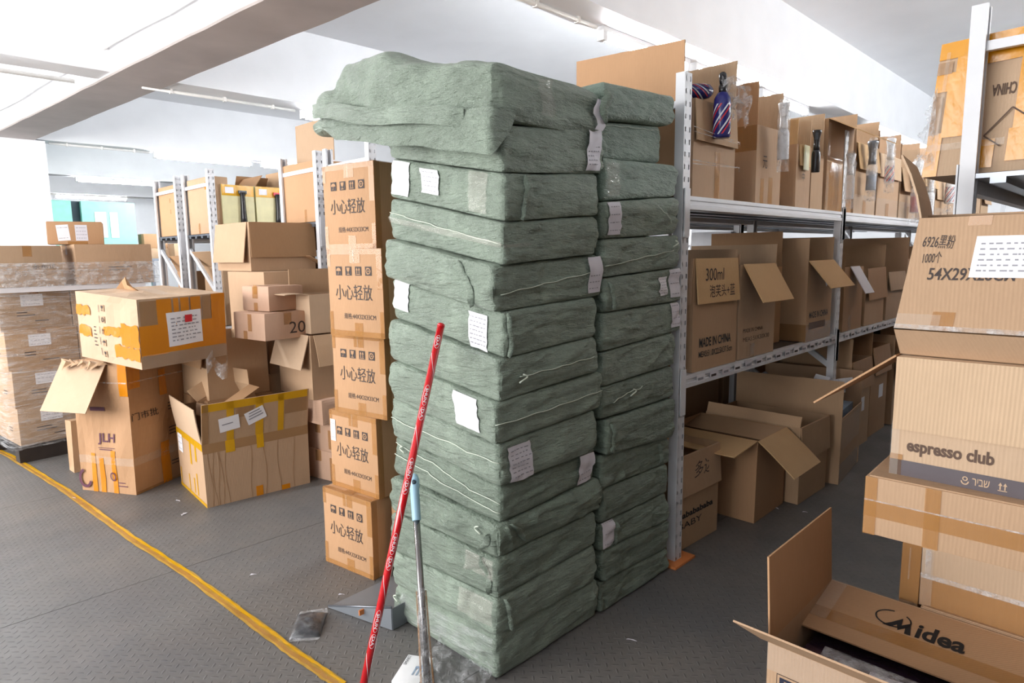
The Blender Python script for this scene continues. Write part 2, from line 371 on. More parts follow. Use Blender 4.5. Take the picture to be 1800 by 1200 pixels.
    def text(s, f, st, u, v, wd, ht=None, mat='ink', rot=0., bold=0., off=.0016, name='printed_text', flip=False):
        vs, fs, asp = text2d(st, bold); ht = ht or wd*asp; cr, sr = math.cos(rot), math.sin(rot)
        if flip: vs = [(1-a, 1-b) for a, b in vs]
        p = [(a*wd-wd/2, b*ht-ht/2) for a, b in vs]
        return s.decal(f, [(u+wd/2+a*cr-b*sr, v+ht/2+a*sr+b*cr) for a, b in p], fs, mat, name, off)
    def icon(s, f, kind, u, v, sz, plate='ink', fg=None):
        s.decal(f, [(u, v), (u+sz, v), (u+sz, v+sz), (u, v+sz)], [(0, 1, 2, 3)], plate, 'printed_symbol', .0016)
        b = [[], []]
        for vs, fs in icon(kind):
            k = len(b[0]); b[0] += [(u+a*sz, v+c*sz) for a, c in vs]; b[1] += [tuple(i+k for i in q) for q in fs]
        s.decal(f, b[0], b[1], fg or s.m, 'printed_symbol', .0026)
    def flap(s, side, ang, ln=None, mat=None, inset=.004, taper=0., curl=0., t=.005, seg=3, rag=0., a0=0., a1=1.):
        K = s.K
        A, B, out = {'L': (K[0, 1, 1], K[0, 0, 1], Vector((-1, 0, 0))), 'R': (K[0, 0, 1], K[1, 0, 1], Vector((0, -1, 0))),
                     'BL': (K[1, 0, 1], K[1, 1, 1], Vector((1, 0, 0))), 'BR': (K[1, 1, 1], K[0, 1, 1], Vector((0, 1, 0)))}[side]
        ln = ln or (s.d if side in ('L', 'BL') else s.w)*.5
        e = (B-A).normalized(); L = (B-A).length; A, B = A+e*(inset+L*a0), A+e*(L*a1-inset); a = math.radians(ang); p = Vector(); b = MB(); rows = []
        for i in range(seg+1):
            k = taper*i/seg; dr = out*math.sin(a)+Vector((0, 0, 1))*math.cos(a); nn = -out*math.cos(a)+Vector((0, 0, 1))*math.sin(a)
            g = s.rnd.uniform(-rag, rag) if i else 0
            rows.append([A+p+e*k, B+p-e*k, A+p+e*k+nn*t, B+p-e*k+nn*t])
            p = p + dr*(ln/seg + g); a += math.radians(curl)/seg
        vs = [q for r in rows for q in r]; fs = [(0, 1, 3, 2)]
        for i in range(seg):
            k = 4*i; fs += [(k, k+4, k+5, k+1), (k+2, k+3, k+7, k+6), (k, k+2, k+6, k+4), (k+1, k+5, k+7, k+3)]
        k = 4*seg; fs.append((k, k+2, k+3, k+1))
        b.add(vs, fs); o = b.build('flap', mat or s.m, s.e)
        s.last = (A, B, out, math.radians(ang), ln, t, e); return o
    def on_flap(s, vs, fs, mat, name, outer=True):
        "2-D marks (metres from hinge start, distance from hinge) on the last flap"
        A, B, out, a, ln, t, e = s.last; dr = out*math.sin(a)+Vector((0, 0, 1))*math.cos(a); nn = -out*math.cos(a)+Vector((0, 0, 1))*math.sin(a)
        o = -nn*.0016 if outer else nn*(t+.0016)
        return MB().add([A+e*u+dr*v+o for u, v in vs], fs).build(name, mat, s.e, recalc=False)
def marks(cs, f, u, v, wd, n=3, mat='ink'):
    for i in range(n): cs.patch(f, u, v-i*.02, u+wd*(.5+.5*cs.rnd.random()), v-i*.02+.006, mat, 'printed_lines')
# ---------------------------------------------------------------- the room
CEIL = 3.7
X0, X1, Y0, Y1 = -5.0, 15.0, -5.0, 22.0
fl = struct(MB().box(X0, Y0, -.2, X1, Y1, -.012).build('floor', 'floor_base_dark'))  # dark base that shows in the plate joints
xs = [-5.0, -3.4, -.4, 2.6, 5.6, 8.6, 11.6, 15.0]; ys = [-5.0, -3.0, -1.5, 0, 1.5, 3.0, 4.5, 6.0, 7.5, 9, 10.5, 12, 15, 18, 22]
for i in range(len(xs)-1):
    for j in range(len(ys)-1):
        MB().box(xs[i]+.0018, ys[j]+.0018, -.012, xs[i+1]-.0018, ys[j+1]-.0018, 0).build('floor_plate', 'checker_plate', fl)
struct(MB().box(X0-.2, Y0-.2, CEIL, X1+.2, Y1+.2, CEIL+.15).build('ceiling', 'white_ceiling'))
struct(MB().box(X0-.2, Y1, 0, X1+.2, Y1+.2, CEIL).build('wall_back', 'white_wall'))
struct(MB().box(X1, Y0, 0, X1+.2, Y1, CEIL).build('wall_right', 'white_wall'))
def window_wall(name, horiz, c, a0, a1, n):
    b = MB(); z0, z1 = .9, 3.1; wd = (a1-a0)/n
    bx = (lambda u0, v0, u1, v1: b.box(c, u0, v0, c+.2, u1, v1)) if not horiz else (lambda u0, v0, u1, v1: b.box(u0, c, v0, u1, c+.2, v1))
    bx(a0, 0, a1, z0); bx(a0, z1, a1, CEIL)
    for i in range(n+1):
        u = a0+wd*i; bx(max(a0, u-.25), z0, min(a1, u+.25), z1)
    struct(b.build(name, 'white_wall'))
    for i in range(n):
        u0, u1 = a0+wd*i+.25, a0+wd*(i+1)-.25; f = MB()
        for q in ((u0, u0+.05), (u1-.05, u1), ((u0+u1)/2-.025, (u0+u1)/2+.025)):
            f.box(*((c+.05, q[0], z0, c+.1, q[1], z1) if not horiz else (q[0], c+.05, z0, q[1], c+.1, z1)))
        for q in ((z0, z0+.05), (z1-.05, z1)):
            f.box(*((c+.05, u0, q[0], c+.1, u1, q[1]) if not horiz else (u0, c+.05, q[0], u1, c+.1, q[1])))
        struct(f.build('window_%d' % (i+1+(7 if horiz else 0)), 'zinc'))
window_wall('wall_left', False, X0-.2, Y0, Y1, 7)
struct(MB().box(X0, Y0-.2, 0, X1, Y0, CEIL).build('wall_front', 'wall_low_bounce'))  # unseen wall, coloured dark to cut light bounced onto the -Y faces
# downstand beams: five along X, one across
BZ = 2.97
for k, yb in enumerate((2.72, 6.53, 10.72, 14.85, 19.0, -1.18)):
    b = MB(); n = 60; rnd = random.Random(k)
    vs = []; fs = []
    for i in range(n+1):
        x = X0+(X1-X0)*i/n; w_ = lambda: rnd.uniform(-.004, .004)
        vs += [(x, yb, CEIL), (x, yb+w_(), BZ+w_()), (x, yb+.32+w_(), BZ+w_()), (x, yb+.32, CEIL)]
        if i: q = 4*i; fs += [(q-4, q, q+1, q-3), (q-3, q+1, q+2, q-2), (q-2, q+2, q+3, q-1)]
    struct(b.add(vs, fs).build('trim_%d' % (k+1 if k < 5 else 8), 'beam_white'))
a0, a1 = at(0, 226, z=BZ), at(446, 0, z=BZ); c0, c1 = at(25, 258, z=BZ), at(658, 0, z=BZ)
def ext(p, q, y): k = (y-p.y)/(q.y-p.y); return Vector((p.x+(q.x-p.x)*k, y, BZ))
rnd = random.Random(8); n = 110; ysb = [Y0+.0+(Y1-Y0)*i/n for i in range(n+1)]
vs = []; fs = []
for i, y in enumerate(ysb):
    p, q = ext(a0, a1, y), ext(c0, c1, y); w1, w2 = rnd.uniform(-.006, .006), rnd.uniform(-.006, .006)
    vs += [(p.x, y, CEIL), (p.x+w1, y, BZ-.01), (p.x+w1+.012, y, BZ-.022), (q.x+w2-.01, y, BZ-.022), (q.x+w2, y, BZ-.01), (q.x, y, CEIL)]
    if i: k = 6*i; fs += [(k-6+j, k+j, k+j+1, k-5+j) for j in range(5)]
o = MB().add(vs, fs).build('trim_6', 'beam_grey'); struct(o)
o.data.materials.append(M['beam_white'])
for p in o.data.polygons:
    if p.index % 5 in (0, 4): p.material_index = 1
struct(MB().box(1.3, 10.7, 0, 1.98, 11.3, BZ-.02).build('trim_7', 'white_wall'))
# conduits
def conduit(label, pts, r, clips):
    e = thing('conduit', label, 'pipe', pts[0]); P0 = Vector(pts[0])
    MB().tube([Vector(p)-P0 for p in pts], r, 10).build('pipe', 'pipe_white', e, smooth=True)
    for c in clips:
        c = Vector(c)-P0; MB().box(c.x-.012, c.y-.02, c.z-.02, c.x+.012, c.y+.02, c.z+.035).build('pipe_clip', 'pipe_white', e)
def along(y0, x0, x1, n, z=BZ-.022, lab=''):
    conduit(lab, [(x0, y0, z), (x1, y0, z)], .016, [(x0+(x1-x0)*(i+.5)/n, y0, z) for i in range(n)])
along(6.80, 2.05, 3.55, 3, lab='cream conduit under the second ceiling beam, emerging from behind the big grey beam')
along(10.86, 2.05, 3.3, 3, lab='thin cream conduit under the farther beam, leading to the long tube lamp at left')
along(2.95, 2.6, 3.85, 3, lab='cream conduit at the top centre leading to the tube lamps over the right rack')
along(19.1, 3.0, 5.6, 3, lab='thin cream conduit above the lowest tube lamp at far left')
pp = []; 
for i in range(15):
    y = 3.6+i*.55; q = ext(a0, a1, y); pp.append((q.x-.045-(.0), y, 3.16+.012*math.sin(i*1.7)))
conduit('long white conduit clipped along the near side of the big ceiling beam', pp, .022, [pp[3], pp[6], pp[9], pp[12]])
pipe2 = at(0, 118, z=2.96)
conduit('short white conduit at the top left, along the underside of the side beam', [(-2.5, 6.95, 2.94), (1.55, 6.95, 2.94)], .02, [(-.5, 6.95, 2.94), (.9, 6.95, 2.94)])
# fluorescent lamps
def tube_lamp(label, x, y, z=BZ-.045, ln=1.2, power=13):
    e = thing('tube_lamp', label, 'lamp', (x, y, z), group='fluorescent tube lamps under the beams')
    MB().box(0, -.03, .005, ln, .03, .045).build('lamp_housing', 'white_plastic', e, bevel=.006)
    MB().tube([(.04, 0, -.024), (ln-.04, 0, -.024)], .026, 14).build('lamp_tube', 'tube_glow', e, smooth=True)  # tube made thicker so its shape takes in the glow around it
    for k in (0, ln-.045): MB().box(k, -.03, -.052, k+.045, .03, .006).build('lamp_socket', 'white_plastic', e)
    l = bpy.data.lights.new('tube_light', 'AREA'); l.shape = 'RECTANGLE'; l.size = ln; l.size_y = .05; l.energy = power; l.color = (.92, .96, 1)
    lo = bpy.data.objects.new('tube_light', l); C.objects.link(lo); lo.parent = e; lo.location = (ln/2, 0, -.056)
tube_lamp('glowing tube lamp nearest the camera, above the huge cardboard sheet', 3.9, 2.95)
tube_lamp('second tube lamp over the right rack, above the striped spray bottle', 5.2, 2.95)
tube_lamp('third tube lamp over the right rack, peeking between the upright flaps', 6.5, 2.95)
tube_lamp('tube lamp farther along the right rack, above the transparent bottle bags', 9.6, 2.95)
tube_lamp('farthest tube lamp of the right row, just left of the yellow taped carton', 11.2, 2.95)
tube_lamp('tube lamp peeking out left of the green sack on top of the stack', 3.62, 6.80)
tube_lamp('tube lamp hidden partly behind the green sack, next after the peeking one', 5.0, 6.80)
tube_lamp('longest looking tube lamp, left of centre above the steel racks', 3.35, 10.86, ln=1.5)
tube_lamp('tube lamp right behind the steel rack uprights, continuing the long row', 5.0, 10.86, ln=1.4)
tube_lamp('pale tube lamp between the long lamp and the lowest one at far left', 3.2, 15.0, ln=1.4)
tube_lamp('lowest tube lamp at far left, over the teal cabinets', 3.6, 19.15, ln=1.6)
# big lamps elsewhere in the hall, out of frame
tube_lamp('tube lamp out of the photograph beside the big beam', -.5, 6.8)
for k, x in enumerate((4.7, 6.9, 9.1, 11.3)): tube_lamp('tube lamp out of the photograph over the right edge rack, %s along the row' % ('first', 'second', 'third', 'fourth')[k], x, -1.02)

# ---------------------------------------------------------------- steel racks
def perforated(b, x0, z1, W, y, side, pitch=.05, axis='y'):
    "front plate of an upright with two rows of slots, real openings"
    us = [0, .13, .27, .73, .87, 1]; us = [x0+u*W for u in us]; z = .0
    n = int(z1/pitch)
    for k in range(n):
        zs = [k*pitch, k*pitch+.016, k*pitch+.036, (k+1)*pitch]
        for j in range(3):
            for i in range(5):
                if j == 1 and i in (1, 3): continue
                b.add([(us[i], y, zs[j]), (us[i+1], y, zs[j]), (us[i+1], y, zs[j+1]), (us[i], y, zs[j+1])], [(0, 1, 2, 3)])
    b.add([(us[0], y, n*pitch), (us[5], y, n*pitch), (us[5], y, z1), (us[0], y, z1)], [(0, 1, 2, 3)])
def upright_mesh(H, facing=-1, mat='steel_white'):
    "open C section 56 x 42 mm, slotted web towards -Y (facing -1) or +Y"
    b = MB(); W = .056; D = .042*(-facing)
    perforated(b, 0, H, W, 0, facing)
    for x in (0, W): b.add([(x, 0, 0), (x, D, 0), (x, D, H), (x, 0, H)], [(0, 1, 2, 3)])
    for x, s in ((0, 1), (W, -1)):
        b.add([(x, D, 0), (x+s*.014, D, 0), (x+s*.014, D, H), (x, D, H)], [(0, 1, 2, 3)])
        b.add([(x+s*.014, D, 0), (x+s*.014, D*.75, 0), (x+s*.014, D*.75, H), (x+s*.014, D, H)], [(0, 1, 2, 3)])
    b.add([(.004, D*.35, 0), (W-.004, D*.35, 0), (W-.004, D*.35, H), (.004, D*.35, H)], [(0, 1, 2, 3)])
    return b
def rack(label, x, y, depth, shelves, H=2.1, bays=(2.05, 2.05), beamh=.055, group='steel racks', diag=True, mat='steel_white', deckmat='steel_grey', tags=(), hollow=()):
    e = thing('steel_rack', label, 'rack', (x, y, 0), 0, group)
    xs = [0]
    for bq in bays: xs.append(xs[-1]+bq)
    for xi in xs:
        for yy, fc in ((0, -1), (depth, 1)):
            b = upright_mesh(H, fc); b.v = [(p[0]+xi, p[1]+yy, p[2]) for p in b.v]; u = b.build('upright', mat, e, recalc=False)
            if xi == 0: MB().box(xi-.012, yy-.02*(1 if fc < 0 else 1), 0, xi+.075, yy+.03, .006).build('foot_plate', 'steel_grey', u)
        zz = [.18, .62, 1.06, 1.50, H-.12]
        for z in (zz[0], zz[-1]): MB().box(xi+.014, .02, z-.014, xi+.036, depth-.02, z+.014).build('cross_brace', mat, e)
        if diag:
            for i in range(3):
                a, c = (.03, zz[i+1]+.02), (depth-.03, zz[i]+.04)
                if i == 1: a, c = (.03, zz[i]+.04), (depth-.03, zz[i+1]+.02)
                a, c = (depth-.03, zz[i+1]-.05), (.03, zz[i]+.02)
                MB().bar((xi+.025, a[0], a[1]), (xi+.025, c[0], c[1]), .022, .034, up=(0, 0, 1)).build('diagonal_brace', mat, e)
    for k, z in enumerate(shelves):
        for i in range(len(bays)):
            xa, xb = xs[i]+.056, xs[i+1]
            for yy, s in ((-.004, 1), (depth+.004, -1)):
                b = MB(); y0 = yy; h_ = beamh
                pr = [(0, 0), (0, -h_*.30), (.006, -h_*.36), (.006, -h_*.62), (0, -h_*.68), (0, -h_), (.035, -h_), (.035, 0)]
                vs = [(xx, y0+s*p[0], z+p[1]) for xx in (xa, xb) for p in pr]; m_ = len(pr)
                b.add(vs, [(j, (j+1) % m_, (j+1) % m_+m_, j+m_) for j in range(m_)] + [tuple(range(m_)), tuple(range(m_, 2*m_))])
                bo = b.build('shelf_beam', mat if s == 1 else mat, e)
                for xe in (xa-.058, xb): MB().box(xe+.008, y0-.005*s if s == 1 else y0, z-.17, xe+.05, y0 if s == 1 else y0+.005, z+.03).build('beam_bracket', mat, bo)
            nb = 4
            for q in range(nb):
                ya = .03+(depth-.06)*q/nb; yb = .03+(depth-.06)*(q+1)/nb-.004
                d = MB().box(xa-.05, ya, z-.016, xb+.05, yb, z-.002)
                d.box(xa-.05, (ya+yb)/2-.02, z-.034, xb+.05, (ya+yb)/2+.02, z-.016).build('deck_panel', deckmat, e)
    return e
SH = (1.61, .845)
rC = rack('long steel rack right of the green bales, three levels of cartons facing the aisle', 2.44, 1.42, .60, SH, bays=(1.90, 1.95, 1.95, 1.95))
MB().box(2.40, 1.39, 0, 2.53, 1.47, .012)
rack('steel rack standing back to back behind the right one, seen through its gap', 2.44, 2.08, .60, (1.61, .845), bays=(1.90, 1.95, 1.95))
rack('steel rack with its white slotted post beside the top of the marked carton stack', 2.33, 3.55, .56, (1.62, .80), bays=(1.95, 1.95))
rack('steel rack back to back with the one by the marked carton stack, left of it', 2.31, 4.17, .56, (1.62, .80), bays=(1.95, 1.95))
rack('far left steel rack holding black pouches and yellow taped cartons', 2.11, 5.57, .60, (1.58, .80), bays=(1.95, 1.95))
rack('leftmost steel rack, its dark slotted post at the very end of the row', 2.08, 6.24, .60, (1.58, .80), bays=(1.95, 1.95))
rack('steel rack at the right edge of the photograph with the yellow taped carton on top', 2.45, -.135, .60, (1.607, .845), bays=(1.95, 1.95))
tag(MB().box(2.39, 1.385, 0, 2.56, 1.50, .012).build('foot_pad', 'orange_pad', bevel=.002), 'orange pad under the foot of the front rack post', 'pad')
# price labels on the middle beam
for i in range(26):
    x = 2.52+.062+i*.12
    if 4.29 < x < 4.43: continue
    b = MB().add([(0, 0, 0), (.075, 0, 0), (.075, 0, .036), (0, 0, .036)], [(0, 1, 2, 3)])
    o = b.build('price_label', 'paper_grey' if i % 3 else 'paper', rC, recalc=False); o.location = (x-2.44, -.0072, .801)
    MB().add([(.012, -.0006, .009), (.06, -.0006, .009), (.06, -.0006, .02), (.012, -.0006, .02)], [(0, 1, 2, 3)]).build('printed_line', 'ink' if i % 2 else 'paper_print', o, recalc=False)
# ---------------------------------------------------------------- green bales
def rb(a, r):  # keep rounding
    return a
class Bale:
    def __init__(s, label, cx, cy, zb, zt, mat='weave_green', seed=0, group='green woven bales', amp=1., name='woven_bale', cr=None):
        "cx=(x0,x1) cy=(y0,y1); zb, zt = heights at (near, right, far, left) corners"
        s.x0, s.x1 = cx; s.y0, s.y1 = cy; s.zb, s.zt = zb, zt; s.seed = seed*7.31; s.amp = amp; rnd = random.Random(seed); s.rnd = rnd
        s.o = Vector((s.x0, s.y0, 0)); zmin = min(zb)
        s.e = thing(name, label, 'bale', (s.x0, s.y0, zmin), 0, group); s.o = Vector((s.x0, s.y0, zmin)); s.mat = mat
        s.creases = []
        for f in 'LR':
            for k in range(7):
                u, v = rnd.random(), rnd.random(); a = rnd.gauss(0, .35) if k < 5 else rnd.uniform(.5, 2.2)
                s.creases.append((f, u, v, a, rnd.uniform(.05, .22), rnd.uniform(.005, .011), rnd.choice((-1, -1, 1))*rnd.uniform(.003, .0085)))
    def P(s, a, b, c, off=0.):
        "a,b,c in 0..1 over x, y, z"
        W, D = s.x1-s.x0, s.y1-s.y0
        bl = lambda q: (q[0]*(1-a)+q[1]*a)*(1-b) + (q[3]*(1-a)+q[2]*a)*b
        z0, z1 = bl(s.zb), bl(s.zt); Hh = z1-z0
        p = Vector((s.x0+a*W, s.y0+b*D, z0+c*Hh))
        # rounded edges: pull the surface inwards near the top and bottom edges and the corners
        r = min(.015, Hh*.3)
        ctr = Vector((min(max(p.x, s.x0+r), s.x1-r), min(max(p.y, s.y0+r), s.y1-r), min(max(p.z, z0+r), z1-r)))
        d = p-ctr; L = d.length
        if L > 1e-6: n = d/L; p = ctr+n*r
        else: n = Vector((0, 0, 0))
        side = 1-abs(n.z)
        q = p*1.0+Vector((s.seed, 0, s.seed*.3))
        k = noise.noise(Vector((q.x*3.2, q.y*3.2, q.z*11)))*.010 + (abs(noise.noise(Vector((q.x*6, q.y*6, q.z*24+9))))-.25)*.012 + noise.noise(q*34)*.0032
        if side > .3:
            fu = q.y if abs(n.x) > abs(n.y) else q.x; an = .55*math.sin(s.seed*1.7)+.25; al = fu*math.cos(an)+p.z*math.sin(an); ac = -fu*math.sin(an)+p.z*math.cos(an)
            mk = max(0, min(1, .5+2.2*noise.noise(Vector((fu*4+s.seed, p.z*5, 8)))))
            k += mk*.0075*(noise.noise(Vector((al*3.5, ac*26, s.seed)))) + mk*.004*noise.noise(Vector((al*8, ac*60, s.seed+5)))
        w = .006*(1-abs(2*c-1)**2)
        k = (k*s.amp+w)*side + noise.noise(q*9)*.003*abs(n.z)
        if side > .5:
            fc = 'L' if n.x < -.5 else 'R' if n.y < -.5 else None
            if fc:
                u = b if fc == 'L' else a; wid = D if fc == 'L' else W
                for (f, cu, cv, an, ln, wdh, dep) in s.creases:
                    if f != fc: continue
                    du, dv = (u-cu)*wid, (c-cv)*Hh; al = du*math.cos(an)+dv*math.sin(an); ac = -du*math.sin(an)+dv*math.cos(an)+.012*math.sin(al*14+cu*9)
                    if abs(al) < ln and abs(ac) < wdh*3: k += dep*s.amp*math.exp(-(ac/wdh)**2)*(1-(al/ln)**2)
        p = p + n*(k+off)
        if p.z < .002: p.z = .002
        return p - s.o
    def go(s):
        NX, NY, NZ = 60, 52, 18; b = MB()
        def grid(f, nu, nv): b.add([f(i/nu, j/nv) for j in range(nv+1) for i in range(nu+1)], [(j*(nu+1)+i, j*(nu+1)+i+1, (j+1)*(nu+1)+i+1, (j+1)*(nu+1)+i) for j in range(nv) for i in range(nu)])
        ez = lambda t: .5-.5*math.cos(PI*t)*(.55+.45*abs(math.cos(PI*t)))
        e2 = lambda t: t if not 0 < t < 1 else .5-.5*math.copysign(abs(math.cos(PI*t))**.75, math.cos(PI*t))*1.0
        grid(lambda u, v: s.P(e2(u), 0, ez(v)), NX, NZ); grid(lambda u, v: s.P(0, 1-e2(u), ez(v)), NY, NZ)
        grid(lambda u, v: s.P(1, e2(u), ez(v)), 14, 7); grid(lambda u, v: s.P(1-e2(u), 1, ez(v)), 14, 7)
        grid(lambda u, v: s.P(e2(u), e2(v), 1), NX, NY); grid(lambda u, v: s.P(e2(u), 1-e2(v), 0), 14, 14)
        me_o = b.build('sack', s.mat, s.e, smooth=True, recalc=False)
        bm = bmesh.new(); bm.from_mesh(me_o.data); bmesh.ops.remove_doubles(bm, verts=bm.verts, dist=.0004); bm.to_mesh(me_o.data); bm.free()
        for p in me_o.data.polygons: p.use_smooth = True
        s.body = me_o; return s
    def face(s, f, u, v, off):
        return s.P(u, 0, v, off) if f == 'R' else s.P(0, 1-u, v, off)
    def patch(s, f, u0, v0, u1, v1, mat='paper', name='paper_label', off=.0045, skew=0., n=8, lines=0, curl=0.):
        if 'label' not in name: off = max(off, .0065); n = max(n, 20)
        b = MB(); g = lambda i, j: s.face(f, u0+(u1-u0)*i/n+skew*(j/n-.5), v0+(v1-v0)*j/n, off+curl*((j/n) if j > n/2 else 0)+(.006*abs(i/n-.5)**2 if curl else 0))
        b.add([g(i, j) for j in range(n+1) for i in range(n+1)], [(j*(n+1)+i, j*(n+1)+i+1, (j+1)*(n+1)+i+1, (j+1)*(n+1)+i) for j in range(n) for i in range(n)])
        o = b.build(name, mat, s.e, smooth=True, recalc=False)
        if lines:
            b = MB(); rnd = s.rnd
            for k in range(lines):
                t = .86-.74*k/max(1, lines-1); x = .1
                while x < .85:
                    l = rnd.uniform(.05, .16)
                    gg = lambda a, c: s.face(f, u0+(u1-u0)*a+skew*(c-.5), v0+(v1-v0)*c, off+.0022)
                    b.add([gg(x, t), gg(x+l, t), gg(x+l, t+.025), gg(x, t+.025)], [(0, 1, 2, 3)]); x += l+rnd.uniform(.04, .1)
            b.build('printed_lines', 'paper_print', s.e, recalc=False)
        return o
    def string(s, f, v0, v1, u0=0., u1=1., mat='cord', r=.0018, name='string'):
        n = 26; pts = [s.face(f, u0+(u1-u0)*i/n, v0+(v1-v0)*i/n+.012*math.sin(i*.9+s.seed), .004) for i in range(n+1)]
        MB().tube(pts, r, 5).build(name, mat, s.e, smooth=True)
    def cordtail(s, f, u, v):
        p = s.face(f, u, v, .005); pts = [p+Vector((-.01 if f == 'L' else .0, .02*math.sin(t*2.2) if f == 'L' else 0, -.03*t*.5-.002))+Vector((0 if f == 'L' else .02*math.sin(t*2.6), 0 if f == 'L' else -.008, 0)) for t in [i/6*1.6 for i in range(7)]]
        MB().tube(pts, .0028, 6).build('string', 'cord', s.e, smooth=True)
    def tuck(s, f, u, v0, v1, lean=.1):
        "folded-over cloth lip"
        n = 9; b = MB(); rows = []
        for i in range(n+1):
            t = i/n; uu = u+lean*t; vv = v0+(v1-v0)*t; w_ = .02*math.sin(PI*t)+.004
            rows += [s.face(f, uu, vv, .002), s.face(f, uu+w_*.8, vv, .014+.006*math.sin(t*9)), s.face(f, uu+w_*2.2, vv, .003)]
        b.add(rows, [(3*i+j, 3*i+j+1, 3*i+j+4, 3*i+j+3) for i in range(n) for j in range(2)])
        b.build('cloth_fold', s.mat, s.e, smooth=True, recalc=False)
# interfaces of the near stack: heights at near, right, left corner and the pixel x of the near corner
I1 = [(0, 0, 0), (.165, .15, .13), (.286, .30, .27), (.42, .43, .42), (.525, .55, .56), (.653, .657, .71), (.791, .813, .86), (.922, .953, 1.0), (1.057, 1.082, 1.15),
      (1.199, 1.224, 1.30), (1.342, 1.372, 1.44), (1.472, 1.505, 1.584), (1.615, 1.65, 1.723), (1.756, 1.807, 1.80)]
NX1 = [878, 873, 874, 875, 884, 878, 871, 878, 886, 872, 884, 886, 882]
PY1 = [1200, 1100, 1030, 960, 905, 835, 755, 680, 598, 515, 430, 347, 257]
# x of the left end of each bale's left face (pixels)
LX1 = [(684, 1075), (690, 1040), (672, 985), (672, 920), (670, 860), (690, 740), (688, 680), (682, 640), (674, 540), (662, 455), (658, 395), (655, 300), (659, 240)]
names1 = ['lowest bale of the near green stack, standing on the checker plate floor', 'second bale up in the near green stack, clear tape at its corner',
  'third bale up in the near green stack, mid-height of the broom pole', 'fourth bale up in the near green stack, its corner bunched and crumpled',
  'fifth bale up in the near green stack, a crumpled white label at its right end', 'sixth bale up in the near green stack, pinkish label next to its near corner',
  'seventh bale up in the near green stack, one blank white label near the corner', 'eighth bale up in the near green stack, white string knot on its right face',
  'ninth bale up in the near green stack, two white labels', 'tenth bale up in the near green stack, long pleat down its left face',
  'eleventh bale up in the near green stack, clear tape band wrapped around it', 'twelfth bale up in the near green stack, two white labels on its left face',
  'thirteenth bale up in the near green stack, under the loose topmost sack']
B1 = []
for k in range(13):
    q = at(NX1[k], PY1[k], y=1.405); lx = at(LX1[k][0], LX1[k][1], x=q.x); x0 = q.x; y1 = min(max(lx.y, 1.84), 1.98)
    a, b_ = I1[k], I1[k+1]; g = .0012
    zb = (a[0]+g, a[1]+g, a[1]+a[2]-a[0]+g, a[2]+g); zt = (b_[0]-g, b_[1]-g, b_[1]+b_[2]-b_[0]-g, b_[2]-g)
    xr = 1.855 + (.02 if k % 3 == 0 else -.01)
    bl = Bale(names1[k], (x0, xr), (1.405+(.012 if k in (0, 4, 9) else 0), y1), zb, zt, 'weave_dark' if k in (2, 3, 4) else 'weave_green', seed=k+1, group='near stack of green woven bales', amp=1.6 if k == 3 else 1.)
    B1.append(bl.go())
I2l = [0, .125, .25, .36, .497, .63, .764, .888, 1.017, 1.162, 1.287, 1.427, 1.56, 1.71, 1.84, 1.965]
I2r = [0, .10, .234, .355, .485, .60, .77, .905, 1.047, 1.174, 1.315, 1.449, 1.60, 1.726, 1.875, 1.99]
names2 = ['lowest bale of the second green stack, on the floor beside the front rack post', 'second bale up in the second green stack', 'third bale up in the second green stack, white label at its left',
 'fourth bale up in the second green stack', 'fifth bale up in the second green stack', 'sixth bale up in the second green stack, bulging out at its left',
 'seventh bale up in the second green stack, loose string across it', 'eighth bale up in the second green stack, plain and level', 'ninth bale up in the second green stack, white label at its right end',
 'tenth bale up in the second green stack, two labels at right', 'eleventh bale up in the second green stack, string tail at right end', 'twelfth bale up in the second green stack, tall white label at left end',
 'thirteenth bale up in the second green stack, clear tape at its left', 'plain smooth pale bale in the second green stack, under the boxy one', 'flat boxy pale bale, highest but one of the second green stack']
names2.append('topmost pale green bale of the second stack')
names2 = names2[:13] + ['plain smooth bale, third from the top of the green stack nearer the rack'] + names2[14:] if False else names2
B2 = []
R2 = [1175, 1175, 1173, 1175, 1177, 1180, 1183, 1186, 1195, 1197, 1193, 1190, 1188, 1172, 1184, 1172]
for k in range(15):
    q = at(R2[k], 600, y=1.41); zm = (I2r[k]+I2r[k+1])/2
    xr = None
    for xx in [2.2+i*.004 for i in range(80)]:
        v = Vector((xx, 1.41, zm-CH)); px = 900+FPX*v.dot(CR)/v.dot(CF)
        if px > R2[k]: xr = xx; break
    xr = min(xr or 2.4, 2.43)
    xl = 1.885+(.012 if k % 4 == 1 else 0)
    zb = (I2l[k]+.0012, I2r[k]+.0012, I2r[k]+.0012, I2l[k]+.0012); zt = (I2l[k+1]-.0012, I2r[k+1]-.0012, I2r[k+1]-.0012, I2l[k+1]-.0012)
    bl = Bale(names2[k] if k < 13 else names2[k], (xl, xr), (1.412+(.03 if k == 13 else 0) - (.015 if k == 5 else 0), 1.93), zb, zt, 'weave_teal' if k > 11 else 'weave_green' if k > 6 else 'weave_dark', seed=40+k, group='second stack of green woven bales', amp=.7 if k > 11 else 1.1)
    B2.append(bl.go())
